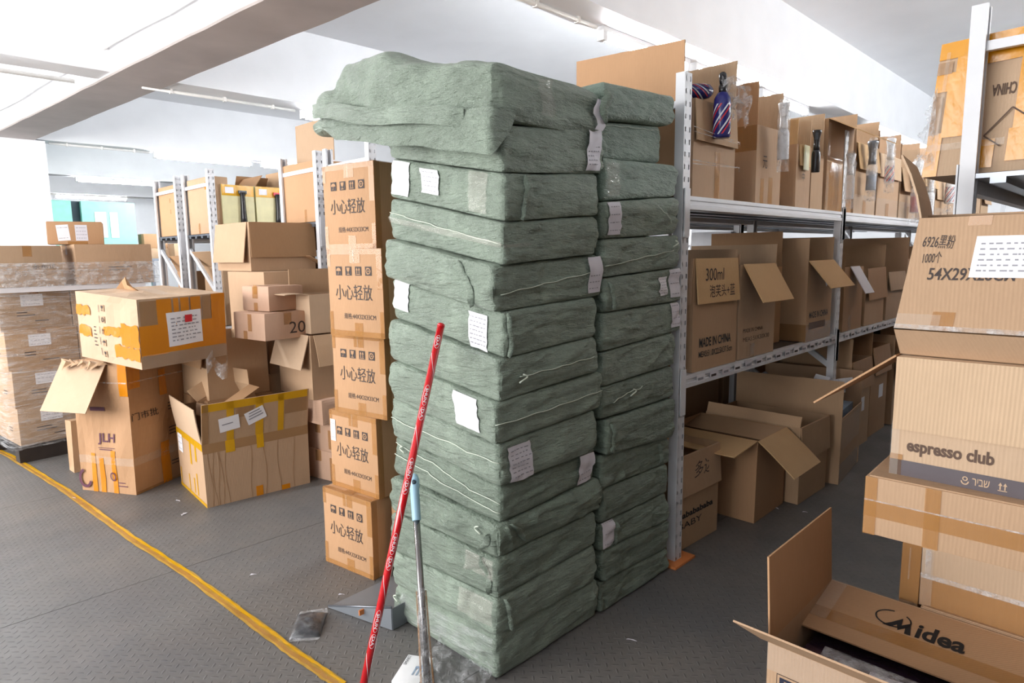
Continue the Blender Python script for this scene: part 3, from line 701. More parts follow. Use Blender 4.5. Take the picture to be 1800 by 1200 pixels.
# labels, strings, tapes on the bales
B1[11].patch('L', .03, .12, .20, .97, lines=0); B1[11].patch('L', .32, .3, .48, .88, lines=5); B1[11].patch('L', .74, .1, .88, .97, 'tape_clear', 'clear_tape', .003)
B1[8].patch('L', .03, .3, .18, 1.05, lines=0); B1[8].patch('L', .74, .05, .88, .85, lines=7); B1[6].patch('L', .66, .15, .86, .95, skew=-.02)
B1[5].patch('R', .07, .08, .29, .88, 'paper_grey', lines=7, skew=-.01); B1[9].patch('R', .85, .12, .98, .95, 'paper_grey', lines=5, curl=.006)
B1[4].patch('R', .80, .1, .97, .98, 'paper_grey', lines=4, skew=.03, curl=.01); B1[12].patch('R', .80, .08, .95, .98, 'paper_grey', lines=8, skew=.03, curl=.008)
B1[10].patch('L', .02, .42, .99, .55, 'tape_clear', 'clear_tape', .003, skew=0, n=16); B1[10].patch('R', 0, .42, .25, .5, 'tape_clear', 'clear_tape', .003)
B1[10].string('L', .66, .5); B1[4].string('L', .85, .55); B1[4].string('L', .55, .3); B1[7].string('R', .52, .5, .16, .93); B1[7].cordtail('R', .17, .6); B1[4].cordtail('L', .12, .9); B1[3].cordtail('L', .88, .9)
B1[5].string('L', .5, .6); B1[6].string('R', .5, .5, .0, 1.); B1[9].tuck('L', .72, .95, .05, .12); B1[11].tuck('R', .2, .98, .05, -.05); B1[8].tuck('R', .03, 1., .05, .0)
B1[3].tuck('R', .1, .95, .2, .12); B1[3].tuck('L', .85, .1, .8, .1); B1[2].tuck('L', .88, .95, .1, .06); B1[0].patch('L', .1, .25, .98, .9, 'film_soft', 'plastic_wrap', .006, n=14); B1[1].patch('L', .7, .3, .98, .95, 'tape_clear', 'clear_tape', .003)
B1[1].tuck('R', .06, .95, .1, .03); B1[0].cordtail('L', .06, .8); B1[9].string('R', .4, .62, .05, .9); B1[2].patch('L', .75, .5, .98, .95, 'tape_clear', 'clear_tape', .003)
B2[2].patch('R', .02, .12, .17, 1.15, 'paper_grey', lines=3); B2[8].patch('R', .86, .2, .97, 1., 'paper_grey', lines=4); B2[9].patch('R', .82, .15, .97, .98, 'paper_grey', lines=3); B2[9].patch('R', .68, .25, .8, .8, 'paper', lines=6)
B2[11].patch('R', .04, .1, .20, .95, 'paper_grey', lines=4); B2[10].string('R', .3, .55, .02, .9); B2[10].cordtail('R', .9, .85); B2[6].string('R', .5, .7, .1, .5); B2[6].cordtail('R', .35, .75)
B2[12].patch('R', .03, .1, .18, .9, 'tape_clear', 'clear_tape', .003); B2[11].string('R', .8, .3, .7, .9); B2[9].tuck('R', .02, .9, .1, .06); B2[5].tuck('R', .04, .9, .1, .0); B2[2].tuck('R', .18, .9, .1, .0)
B2[13].string('R', .9, .85, .05, .95, r=.001); B2[4].tuck('R', .8, .9, .2, .05)
# ---------------------------------------------------------------- topmost loose sack of the near stack
def top_sack():
    e = thing('woven_sack', 'big loose pale green sack crowning the near stack, open end hanging left', 'sack', (1.40, 1.40, 1.76), 0)
    O = Vector((1.40, 1.40, 1.76))
    # cross sections along +Y (right face at y=1.40, open end at the left): centre x, half depth, bottom z, top z
    st = [(1.402, 1.385, 1.86, 1.772, 1.905), (1.42, 1.355, 1.87, 1.762, 1.93), (1.55, 1.32, 1.87, 1.745, 1.96), (1.70, 1.30, 1.87, 1.745, 1.985), (1.85, 1.29, 1.87, 1.755, 2.02), (2.00, 1.28, 1.86, 1.79, 2.06),
          (2.10, 1.29, 1.83, 1.82, 2.065), (2.20, 1.30, 1.80, 1.84, 2.02), (2.30, 1.31, 1.75, 1.85, 1.985), (2.37, 1.32, 1.70, 1.86, 1.955)]
    n = 96; rows = []
    NS = 84
    def lerp(t):
        t = t*(len(st)-1); i = min(int(t), len(st)-2); k = t-i; k = k*k*(3-2*k) if i else k
        return [st[i][j]*(1-k)+st[i+1][j]*k for j in range(5)]
    for i in range(NS+1):
        y, xa, xb, za, zb = lerp(i/NS); cx, cz = (xa+xb)/2, (za+zb)/2; hx, hz = (xb-xa)/2, (zb-za)/2; row = []
        for j in range(n):
            a = 2*PI*j/n; c, s = math.cos(a), math.sin(a); pw = .27
            x = cx+hx*math.copysign(abs(c)**pw, c); z = cz+hz*math.copysign(abs(s)**pw, s)
            p = Vector((x, y, z)); nn = Vector((c*.8, 0, s)).normalized()
            q = Vector((p.x*2.2, p.y*5.5+p.z*5, p.z*3-p.y*1.2))
            amp = .008+.016*min(1, i/NS*2.2)
            al = p.y*.80+p.z*.6; ac = -p.y*.6+p.z*.80
            k = noise.noise(Vector((al*2.2, ac*9, c)))*amp*1.5 + (abs(noise.noise(Vector((al*3, ac*15+4, 2))))-.25)*amp*1.0 + noise.noise(p*22)*.0022 + noise.noise(Vector((p.x*3, p.y*3, p.z*3)))*amp*.6
            # two long sweeping folds running down to the right
            f1 = math.exp(-((p.z-1.88-.30*(p.y-1.85))/.022)**2)*(1 if c < 0 else 0); f2 = math.exp(-((p.z-1.97+.25*(p.y-1.7))/.018)**2)*(1 if c < 0 else 0)
            f3 = math.exp(-((p.z-1.80-.12*(p.y-1.4))/.02)**2)*(1 if c < 0 and p.y > 1.46 else 0)
            k += -.016*f1+.012*f2-.03*f3
            row.append(p+nn*k*min(1, .25+i/4)-O)
        rows.append(row)
    b = MB(); vs = [p for r in rows for p in r]
    fs = [(i*n+j, i*n+(j+1) % n, (i+1)*n+(j+1) % n, (i+1)*n+j) for i in range(NS) for j in range(n)]
    b.add(vs, fs)
    first = rows[0]; ctr0 = sum(first, Vector())/n; k0 = len(b.v); RG = 10
    for g in range(1, RG+1):
        sc0 = 1-g/(RG+.5)
        for p in first:
            r_ = ctr0+(p-ctr0)*sc0; b.v.append(tuple(r_+Vector((0, -.010*min(1, g/2)+.010*noise.noise(Vector((r_.x*6, 1, r_.z*26)))+.004*noise.noise(Vector((r_.x*20, 5, r_.z*50))), 0))))
    for g in range(RG):
        a0_ = 0 if g == 0 else k0+(g-1)*n; a1_ = k0+g*n
        for j in range(n): b.f.append((a0_+j, a1_+j, a1_+(j+1) % n, a0_+(j+1) % n))
    b.f.append(tuple(k0+(RG-1)*n+j for j in range(n)))
    # the cloth turns in at the open end and shows its darker inside
    last = rows[-1]; ctr = sum(last, Vector())/n; inn = []
    for dy, sc_ in ((.012, .93), (-.05, .86), (-.22, .80)):
        inn.append([ctr+(p-ctr)*sc_+Vector((0, dy, 0)) for p in last])
    k = len(b.v); 
    b.v += [tuple(p) for r in inn for p in r]; base = NS*n
    for j in range(n): b.f.append((base+j, base+(j+1) % n, k+(j+1) % n, k+j))
    for i in range(2):
        for j in range(n): b.f.append((k+i*n+j, k+i*n+(j+1) % n, k+(i+1)*n+(j+1) % n, k+(i+1)*n+j))
    b.f.append(tuple(k+2*n+j for j in range(n)))
    b.build('sack', 'weave_green', e, smooth=True)
    # flap of cloth hanging over the bale below, on the camera side
    vs = []; m_ = 40; k2 = 10
    for i in range(m_+1):
        t = i/m_; g_ = max(0, t-.12)/.88; y = 1.392 if t < .12 else 1.392+.86*g_; dep = (.012+.125*min(1, t/.12)**.7*(1-.78*g_))*(1 if t < .9 else (1-t)/.1)+.012*noise.noise(Vector((t*6, 0, 2)))*(0 < t < 1); xo = (.10*(1-t/.12)) if t < .12 else 0
        for j in range(k2+1):
            s_ = j/k2; x = 1.345+xo-.055*min(1, g_*2.2)-.012*s_-.010*math.sin(s_*3)+.010*noise.noise(Vector((t*8, s_*2, 1))); z = 1.80+.055*g_-dep*s_-.0*g_
            vs.append(Vector((x, y, z))-O)
    MB().add(vs, [(i*(k2+1)+j, i*(k2+1)+j+1, (i+1)*(k2+1)+j+1, (i+1)*(k2+1)+j) for i in range(m_) for j in range(k2)]).build('hanging_hem', 'weave_green', e, smooth=True, recalc=False)
    vs = []; m3 = 46
    for i in range(m3+1):
        t = i/m3; y = 2.36-.86*t; zt_ = 1.955-.15*t+.008*math.sin(t*9); o_ = math.sin(PI*min(1, t*1.02))**.5*.030; nz_ = .006*noise.noise(Vector((t*9, 3, 3)))
        for a_, dz in ((.0, 0), (.55, -.018), (1., -.045), (.92, -.058)): xa_ = next((st[q_][1]+(st[q_+1][1]-st[q_][1])*(y-st[q_][0])/(st[q_+1][0]-st[q_][0]) for q_ in range(len(st)-1) if st[q_][0] <= y <= st[q_+1][0]), 1.34); vs.append(Vector((xa_-.014-o_*a_+nz_, y, zt_+dz))-O)
    MB().add(vs, [(4*i+j, 4*i+j+1, 4*i+j+5, 4*i+j+4) for i in range(m3) for j in range(3)]).build('cloth_fold', 'weave_green', e, smooth=True, recalc=False)
    # paper label and knotted cloth at the right end, clear tape near the corner
    L_ = lambda x, z, y=1.384: Vector((x, y, z))-O
    MB().add([L_(1.80+.012*math.sin(t*1.3)+.045*q_, 1.79+.10*t/6, 1.383-.004*abs(math.sin(t))) for t in range(7) for q_ in (0, 1)], [(2*t, 2*t+1, 2*t+3, 2*t+2) for t in range(6)]).build('paper_label', 'paper_grey', e, smooth=True, recalc=False)
    pts = [L_(1.845+.012*math.sin(i*1.4), 1.925-.022*i, 1.375-.006*math.sin(i*1.9)) for i in range(6)]
    MB().tube(pts, [.006, .016, .02, .016, .012, .005], 9).build('knotted_cloth', 'weave_dark', e, smooth=True)
    MB().add([L_(1.53+.06*q_+.01*math.sin(t), 1.80+.11*t/6, 1.382) for t in range(7) for q_ in (0, 1)], [(2*t, 2*t+1, 2*t+3, 2*t+2) for t in range(6)]).build('clear_tape', 'tape_clear', e, smooth=True, recalc=False)
    return e
top_sack()
# ---------------------------------------------------------------- the marked carton stack behind the bales
def marked(k, label, nz, lp, np_, lab=False, low=False):
    z = .352*k
    c = Carton(label, np_, l=lp, z=z, w=.32, d=.44, h=.351, m='card_orange', group='marked fragile cartons in one stack', seed=k+3, jit=.002, seam=False, tape=None)
    c.go(); w_, h_ = c.w, c.h
    for i, kd in enumerate(('umbrella', 'glass', 'arrows', 'loop')): c.icon('L', kd, .052+.058*i, h_*.70, .036)
    c.text('L', '小心轻放', .045, h_*.42, .215, .062); c.text('L', '规格:44X32X33CM', .09, h_*.20, .185, .024)
    T = 'tape_brown'
    c.patch('L', w_*.43, h_*.84, w_*.62, h_, T); c.patch('L', w_*.47, 0, w_*.62, h_*.16, T); c.patch('L', .0, h_-.022, w_, h_, T); c.patch('L', 0, 0, w_, .022, T)
    c.patch('L', 0, 0, .022, h_*.28, T); c.patch('L', w_-.03, h_*.55, w_, h_, T); c.patch('L', w_-.022, 0, w_, h_*.3, T); c.patch('L', 0, h_*.8, .02, h_, T)
    c.patch('T', 0, w_/2-.03, c.d, w_/2+.03, T, off=.003); c.patch('T', 0, 0, c.d, .02, T, off=.002); c.patch('T', 0, 0, .022, w_, T, off=.002)
    c.patch('R', 0, 0, .03, h_, T); c.patch('L', w_*.5, h_*.84, w_*.515, h_+0, 'tape_clear', 'tape', .003)
    if lab: c.label('L', .008, h_*.6, .034, h_*.28, lines=2)
    return c
marked(0, 'lowest marked fragile carton, standing on the floor with its right side in shade', 0, (578, 987), (657.5, 1020))
marked(1, 'second marked fragile carton from the floor, white label at its upper left', 0, (592, 853), (667, 878), lab=True)
marked(2, 'third marked fragile carton from the floor', 0, (595, 723), (681, 739))
marked(3, 'fourth marked fragile carton from the floor, tape over its printed characters', 0, (590, 588), (677, 596))
marked(4, 'top marked fragile carton, next to the labelled green bale', 0, (1.462, 2.587), (1.51, 2.27))
c = Carton('plain orange carton on the floor squeezed behind the lowest marked one', (1.52, 2.03), w=.22, d=.3, h=.32, m='card_orange', tape=None).go()
c.patch('L', .08, 0, .13, c.h)
# ---------------------------------------------------------------- cluster of loose boxes left of the marked stack
c = Carton('lowest of three small closed cartons beside the marked stack, on the floor', (588, 847), l=(547, 837), z=0, d=.36, w=.26, h=.185, m='card_pink').go(); c.patch('L', c.w-.03, 0, c.w, .15)
c = Carton('middle one of three small closed cartons beside the marked stack', (584, 796), l=(548, 786), z=.187, d=.36, w=.26, h=.18, m='card_pink').go(); c.patch('L', c.w-.03, .02, c.w, .14)
c = Carton('dented uppermost of three small cartons, creased at its right side', (568, 748), l=(530, 738), z=.37, d=.38, w=.27, h=.15, m='card_pink', crush=.012).go()
# open box on top of them
c4 = Carton('open box with two flaps hanging down outside, under the box with raised flap', (1.86, 3.53), z=.525, w=.42, d=.42, h=.39, m='card', open=True); c4.N = c4.N
c4.go(); c4.flap('L', 163, .21, 'card_light', inset=.01); c4.flap('R', 160, .19, 'card_tan', inset=.02, curl=12); c4.flap('BR', 115, .2); c4.flap('BL', 35, .2)
MB().add([(.004, -.1, 0), (.1, .38, 0), (.1, .38, .004), (.004, -.1, .004)], [(0, 1, 2, 3)])
c3 = Carton('open carton with a tall raised back flap and a long flap pointing left', (1.89, 3.57), z=.918, w=.26, d=.40, h=.235, m='card_light', open=True, jit=.002)
c3.go(); c3.flap('L', 84, .15, 'card_light', inset=.003, curl=14); c3.flap('BR', -1, .15, 'card_tan'); c3.flap('BL', 10, .12)
# tall big box behind
b2 = Carton('big tall carton under the open one whose flaps are folded down, behind the small cartons', (1.84, 4.05), w=.56, d=.44, h=1.285-.62, z=.62, m='card', jit=.004, tape=None, seam=False).go()
b0 = Carton('big plain carton on the floor carrying the tall one, mostly hidden in shade', (1.82, 4.03), w=.56, d=.5, h=.618, z=0, m='card_tan', tape=None).go()
b1 = Carton('open carton crowning the loose pile, both near flaps folded down outside', (1.87, 4.30), w=.56, d=.47, h=.325, z=1.287, m='card', open=True, jit=.003)
b1.go(); b1.flap('L', 172, .27, 'card', inset=.02); b1.flap('R', 176, .235, 'card_dark', inset=.0, taper=.0); b1.flap('BR', 168, .22, 'card_tan'); b1.flap('BL', 160, .2, 'card_dark')
s1 = Carton('small pinkish carton on the pile, its top flap corner lifting', (1.70, 3.70), th=12, w=.25, d=.25, h=.145, z=1.06, m='card_pink')
s1.go(); s1.patch('L', .11, .1, .145, .155); s1.patch('L', .11, 0, .145, .05)
s2 = Carton('small carton with large dark digits, half hidden by the open flap box', (1.62, 3.60), th=8, w=.32, d=.30, h=.155, z=.90, m='card_pink').go()
s2.patch('L', .15, .05, .19, .15); s2.patch('L', .1, 0, .14, .05); s2.text('R', '20', .16, .03, .11, .07, 'ink')
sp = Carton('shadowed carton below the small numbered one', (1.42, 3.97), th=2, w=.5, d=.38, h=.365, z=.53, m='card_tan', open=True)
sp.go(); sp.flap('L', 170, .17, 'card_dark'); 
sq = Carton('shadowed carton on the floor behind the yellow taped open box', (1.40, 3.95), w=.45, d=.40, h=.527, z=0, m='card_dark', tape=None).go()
# ---------------------------------------------------------------- open box with yellow tape
ob = Carton('large open carton with yellow tape and two white labels on its raised front flap', (365, 893), l=(320, 850), r=(545, 848), z=0, h=.365, m='card', open=True, jit=.006)
ob.go()
ob.flap('R', 12, .235, 'card_tan', inset=.0); F_ = ob.d
def q4(x0, y0, x1, y1, rot=0.):
    cx, cy = (x0+x1)/2, (y0+y1)/2; c_, s_ = math.cos(rot), math.sin(rot)
    return [(cx+(a-cx)*c_-(b-cy)*s_, cy+(a-cx)*s_+(b-cy)*c_) for a, b in ((x0, y0), (x1, y0), (x1, y1), (x0, y1))]
for (a, b_, c_, d_, mt) in ((0, .19, F_, .235, 'tape_yellow'), (.13, 0, .17, .235, 'tape_yellow'), (.29, 0, .335, .235, 'tape_yellow'), (.42, 0, .455, .235, 'tape_yellow'), (0, 0, .035, .235, 'tape_tan'), (.18, .13, .28, .19, 'tape_tan'), (.46, .1, F_, .19, 'tape_tan')):
    ob.on_flap(q4(a, b_, c_, d_), [(0, 1, 2, 3)], mt, 'tape')
A_, B_, out_, an_, ln_, t_, e_ = ob.last
def flab(q, mat, off, nm):
    dr = out_*math.sin(an_)+Vector((0, 0, 1))*math.cos(an_); nn = -out_*math.cos(an_)+Vector((0, 0, 1))*math.sin(an_)
    MB().add([A_+e_*u+dr*v-nn*off for u, v in q], [(0, 1, 2, 3)]).build(nm, mat, ob.e, recalc=False)
flab(q4(.09, .06, .20, .145, .12), 'paper', .003, 'paper_label'); flab(q4(.235, .085, .345, .165, .35), 'paper', .003, 'paper_label')
for i in range(3): flab(q4(.25, .115+.016*i, .335-.01*i, .122+.016*i, .35), 'paper_print', .004, 'printed_line')
flab(q4(.105, .1, .165, .106, .12), 'paper_print', .004, 'printed_line')
ob.flap('L', 10, .20, 'card_light', inset=.01, curl=-6); ob.flap('BR', -12, .14, 'card_tan'); ob.flap('BL', 5, .1, 'card_tan')
for u, w_ in ((.02, .018), (.2, .018), (.30, .02), (.36, .02)): ob.patch('L', u, .02+.01*(u > .2), u+w_, .12+.04*(u > .3), 'tape_yellow')
ob.patch('L', 0, ob.h-.04, ob.w, ob.h, 'tape_yellow'); ob.patch('L', 0, 0, ob.w, .02, 'tape_yellow'); ob.patch('L', ob.w*.5, ob.h-.17, ob.w*.56, ob.h-.03, 'tape_yellow'); ob.patch('L', ob.w*.7, ob.h-.13, ob.w*.76, ob.h-.03, 'tape_yellow')
ob.label('L', .03, ob.h-.14, .09, .11, lines=3); ob.patch('R', 0, ob.h-.055, F_, ob.h, 'tape_tan'); ob.patch('R', .12, ob.h-.07, .17, ob.h-.0, 'tape_yellow', off=.002); ob.patch('R', .29, ob.h-.08, .33, ob.h, 'tape_yellow', off=.002)
ob.patch('R', .27, 0, .31, .06, 'tape_orange'); ob.patch('R', .42, 0, .47, .03, 'tape_orange')
for i in range(9):
    u = (.03, .05, .072, .09, .115, .25, .33, .41, .5)[i]; n = 6
    vs = []; 
    for j in range(n+1): 
        uu = u+.008*math.sin(i*2+j*.9); vs += [(uu, ob.h*.93*j/n), (uu+.0035, ob.h*.93*j/n)]
    ob.decal('R', vs, [(2*j, 2*j+1, 2*j+3, 2*j+2) for j in range(n)], 'card_dark', 'crease', .001)
# small open tilted carton lying in it
lo = Carton('small open carton lying tilted inside the yellow taped box', (1.47, 3.80), w=.22, d=.24, h=.2, z=.34, th=8, m='card_tan', open=True, rot=(.0, -.42))
lo.go(); lo.flap('R', 95, .1, 'card_dark'); lo.flap('L', 150, .07, 'card_light'); lo.flap('BL', 20, .09); lo.flap('BR', 35, .09)
# ---------------------------------------------------------------- printed tall carton with the taped one on top
j = Carton('tall battered carton with purple letters, standing on the floor under the orange taped one', (240, 870), l=(158, 850), r=(318, 825), z=0, w=.40, h=.79, m='card_orange', crush=.02, jit=.012, tape=None)
j.go(); W_, H_ = j.w, j.h
j.text('L', 'JLH', W_*.38, H_*.37, W_*.30, .07, 'ink_purple', bold=.02); j.patch('L', W_*.38, H_*.345, W_*.68, H_*.35, 'ink_purple', 'printed_line'); marks(j, 'L', W_*.4, H_*.33, W_*.26, 1, 'ink_purple')
for u, t in ((.22, .30), (.37, .27), (.60, .33)): j.patch('L', W_*u, 0, W_*u+.035, H_*t, 'tape_orange')
vs, fs = ring(W_*.1, H_*.10, .05, .06, .018, 12, PI*.6, PI*1.9); j.decal('L', vs, fs, 'ink_purple', 'printed_symbol', .004)
vs, fs = ring(W_*.62, H_*.13, .022, .028, .008, 12); j.decal('L', vs, fs, 'ink_purple', 'printed_symbol', .004); marks(j, 'L', W_*.6, H_*.08, W_*.3, 2, 'ink_purple')
j.patch('L', W_*.30, H_*.63, W_*.54, H_*.66, 'ink_purple', 'printed_line'); j.patch('L', W_*.85, H_*.75, W_, H_, 'tape_orange'); j.patch('R', 0, H_*.8, .09, H_, 'tape_orange'); j.patch('R', 0, 0, j.d, H_*.02, 'tape_tan')
j.patch('R', j.d*.45, 0, j.d*.60, H_*.33, 'tape_orange'); j.patch('R', j.d*.5, H_*.7, j.d*.62, H_*.9, 'tape_orange'); j.patch('L', 0, H_*.22, W_, H_*.28, 'tape_clear')
j.patch('R', 0, H_*.22, j.d, H_*.28, 'tape_clear'); j.text('R', '门市批', j.d*.02, H_*.56, j.d*.42, .045, 'ink'); marks(j, 'R', j.d*.62, H_*.62, j.d*.3, 3); marks(j, 'R', j.d*.62, H_*.42, j.d*.3, 3); marks(j, 'R', j.d*.62, H_*.15, j.d*.25, 2)
j.patch('L', 0, H_*.845, W_, H_*.855, 'film_thick', 'strap', .004); j.patch('R', 0, H_*.845, j.d, H_*.855, 'film_thick', 'strap', .004)
j.K[0, 0, 1].z -= 0; j.flap('L', 148, .30, 'card_light', inset=-.02, rag=.006, a0=-.1, a1=.62, seg=4)
# torn paper edge of the flap
b = MB(); A = j.K[0, 0, 1]; rr = random.Random(3)
for i in range(9):
    y = .12+.3*i/9; y += rr.uniform(-.02, .02); b.add([(-.01-rr.random()*.04, y, H_+.004), (-.0, y+rr.uniform(.03, .09), H_+rr.uniform(.0, .012)), (-.03-rr.random()*.05, y+rr.uniform(.01, .05), H_-.012-rr.random()*.04), (-.03, y-rr.uniform(.0, .03), H_-.006)], [(0, 1, 2, 3)])
b.build('torn_edge', 'card_tan', j.e)
tb = Carton('bulky carton wrapped in orange tape with a white waybill bearing a red square', (250, 650), r=(388, 628), z=.80, w=.60, d=.50, h=.37, m='card_light', crush=.018, jit=.008, tape=None, rot=(.05, -.02))
tb.go(); W_, H_, D_ = tb.w, tb.h, tb.d
for u0, v0, u1, v1, mt in ((0, .0, 1, .2, 'tape_tan'), (0, .18, 1, .62, 'tape_orange'), (.02, .62, .2, .97, 'tape_tan'), (.2, .6, .36, .98, 'tape_orange'), (.38, .6, .44, .98, 'tape_orange'), (.46, .6, .56, .98, 'tape_orange'), (.58, .6, .70, .98, 'tape_orange'), (.72, .6, .82, .98, 'tape_tan'), (.83, .55, 1, 1., 'tape_orange')):
    tb.patch('R', u0*D_, v0*H_, u1*D_, v1*H_, mt, 'tape', .002)
for u0, v0, u1, v1 in ((.72, .30, 1, .62), (.45, .42, .75, .56), (0, .66, .22, .8), (.02, .36, .24, .5), (.6, .12, 1, .3)):
    tb.patch('L', u0*W_, v0*H_, u1*W_, v1*H_, 'tape_orange', 'tape', .002, rag=.008)
tb.label('R', .30*D_, .28*H_, .40*D_, .50*H_, lines=7, red=True, rot=.03); tb.patch('R', 0, 0, D_, .2*H_, 'tape_clear', 'tape', .004)
for i in range(5): tb.patch('L', W_*.38, H_*(.1+.16*i), W_*.38+.004, H_*(.1+.16*i)+.04, 'ink', 'printed_line'); tb.icon('L', ('glass', 'umbrella', 'arrows', 'loop', 'glass')[i], W_*.42, H_*(.08+.17*i), .035, 'card', 'ink')
marks(tb, 'L', W_*.28, H_*.5, .03, 6); tb.patch('T', D_*.45, 0, D_*.6, W_, 'tape_clear', 'tape', .004)
b = MB(); prof = [(0, 0), (.03, .04), (.05, .055), (.075, .065), (.10, .06), (.115, .03), (.135, .02), (.15, -.002)]
vs = [(D_*.42+.02*math.sin(i), W_*.98-p[0]*1.4, H_+max(0, p[1])*1.25) for i, p in enumerate(prof)] + [(D_*.42+.03, W_*.98-p[0]*1.4, H_-.002) for p in prof]
b.add(vs, [(i, i+1, 9+i, 8+i) for i in range(7)]); b.add([(v[0]+.005, v[1], v[2]) for v in vs], [(8+i, 9+i, i+1, i) for i in range(7)]).build('torn_flap', 'card_in', tb.e)
vs = [Vector((D_*(.72+.3*i/8), -.012-.02*math.sin(i*1.3), -.0+.05*math.sin(i*.9)-.045*jj)) for i in range(9) for jj in range(3)]
MB().add(vs, [(3*i+k, 3*i+k+1, 3*i+k+4, 3*i+k+3) for i in range(8) for k in range(2)]).build('loose_film', 'film_thick', tb.e, smooth=True, recalc=False)
tr = Carton('torn upright carton piece on the floor between the pallet and the lettered carton', (131, 831), z=0, w=.10, d=.30, h=.34, th=4, m='card_tan', crush=.02, jit=.012, tape=None).go()
# ---------------------------------------------------------------- pallet with film wrapped cartons
pn, pr = at(36, 815, z=0), at(124, 794, z=0); pth = math.atan2(pr.y-pn.y, pr.x-pn.x)*.5
pal = thing('pallet', 'dark wooden pallet under the film wrapped carton stack at far left', 'pallet', (pn.x, pn.y, 0), pth)
for y in (0, .5, 1.05): MB().box(0, y, 0, 1.0, y+.09, .09).build('runner', 'wood_dark', pal)
for i in range(7): MB().box(.02+.14*i, 0, .09, .13+.14*i, 1.14, .11).build('deck_board', 'wood_dark', pal)
def PL(x, y): return (pn.x+x*math.cos(pth)-y*math.sin(pth), pn.y+x*math.sin(pth)+y*math.cos(pth))
zs = [.112, .375, .635, .905, 1.185]; shift = [0, -.005, -.015, -.03]
ordn = ('lowest', 'second', 'third', 'fourth')
for k in range(4):
    for cidx in range(2):
        x = .02+shift[k]+cidx*.43
        c = Carton('%s layer carton on the wrapped pallet, %s column, white label on its side' % (ordn[k], ('near' if cidx == 0 else 'right')), PL(x, .02+.01*k), w=.52, d=.425, h=zs[k+1]-zs[k]-.002, z=zs[k], th=math.degrees(pth)+(1.5 if k > 2 else 0), m='card_grey' if k != 2 else 'card_tan', seed=k*2+cidx, group='cartons stacked on the wrapped pallet').go()
        c.label('R', .13, c.h*.58, .13, .08, lines=3); marks(c, 'R', .1, c.h*.42, .12, 2); marks(c, 'R', .2, c.h*.2, .16, 1)
        if cidx == 0: marks(c, 'L', .3, c.h*.4, .1, 2)
        if cidx == 0:
            c2 = Carton('%s layer carton on the wrapped pallet, left column behind the near one' % ordn[k], PL(x, .56), w=.52, d=.86, h=zs[k+1]-zs[k]-.002, z=zs[k], th=math.degrees(pth), m='card_tan', group='cartons stacked on the wrapped pallet').go()
sh = thing('foam_sheet', 'thin white foam sheet laid between the carton layers on the wrapped pallet', 'sheet', (*PL(-.06, -.03), 1.186), pth)
MB().box(0, 0, 0, .95, 1.1, .012).build('sheet', 'paper', sh); MB().box(0, -.012, -.02, .95, 0, .012).build('turned_edge', 'paper', sh)
c = Carton('top layer carton at the left on the wrapped pallet, cut off by the picture edge', PL(-.03, .0), w=.5, d=.40, h=.275, z=1.2, th=math.degrees(pth), m='card_grey').go(); c.text('R', '余布正', .22, .12, .14, .03, 'ink')
c = Carton('top layer carton with bright orange end, right half of the wrapped pallet', PL(.45, -.02), w=.42, d=.5, h=.285, z=1.2, th=math.degrees(pth)-4, m='card').go(); marks(c, 'R', .2, .12, .2, 2)
tc = Carton('small carton with two papers taped on, standing alone on top of the wrapped stack', PL(.33, .12), w=.24, d=.34, h=.155, z=1.488, th=math.degrees(pth)-20, m='card_orange', jit=.006)
tc.go(); tc.label('R', .06, .025, .075, .11, rot=.08, lines=2); tc.label('R', .17, .025, .075, .11, mat='paper_grey', lines=4); tc.patch('R', .12, 0, .24, .02)
def wrap_film(label, n, th, x0, y0, x1, y1, z0, z1, out=.012, lines=34, mat='film', bulge=.02, seed=1):
    e = thing('stretch_film', label, 'film', (n[0], n[1], z0), th); rnd = random.Random(seed)
    def P(u, v):  # u 0..1 along left face then right face
        L1 = y1-y0; L2 = x1-x0; s = u*(L1+L2)
        x, y = (x0, y1-s) if s < L1 else (x0+s-L1, y0)
        nx, ny = (-1, 0) if s < L1-.03 else (0, -1) if s > L1+.03 else (-.7, -.7)
        k = out+bulge*(noise.noise(Vector((s*3, v*7, seed)))**2)+.006*noise.noise(Vector((s*8, v*30, seed)))
        return Vector((x+nx*k, y+ny*k, v*(z1-z0)))
    nu, nv = 46, 26
    MB().add([P(i/nu, jj/nv) for jj in range(nv+1) for i in range(nu+1)], [(jj*(nu+1)+i, jj*(nu+1)+i+1, (jj+1)*(nu+1)+i+1, (jj+1)*(nu+1)+i) for jj in range(nv) for i in range(nu)]).build('film_sheet', mat, e, smooth=True, recalc=False)
    b = MB()
    for i in range(lines):
        v = rnd.random(); sl = rnd.uniform(-.12, .12); ua, ub = rnd.uniform(0, .5), rnd.uniform(.55, 1)
        pts = []
        for t in range(11):
            u = ua+(ub-ua)*t/10; p = P(u, min(1, max(0, v+sl*(u-.5)))); pts.append(p+Vector((-.003, -.003, 0)))
        b.tube(pts, rnd.uniform(.0006, .0018), 4, cap=False)
    o = b.build('film_creases', 'film_thick', e, smooth=True); o['kind'] = 'stuff'
    return e
wrap_film('clear stretch film wound around the cartons on the far left pallet', (pn.x, pn.y), pth, -.03, -.01, .93, 1.1, .10, 1.2, lines=30)
wrap_film('glossy band of stretch film around the top layer of the far left pallet', (pn.x, pn.y), pth, -.05, -.05, .98, 1.1, 1.2, 1.36, lines=14, mat='film_thick', bulge=.04, seed=5)
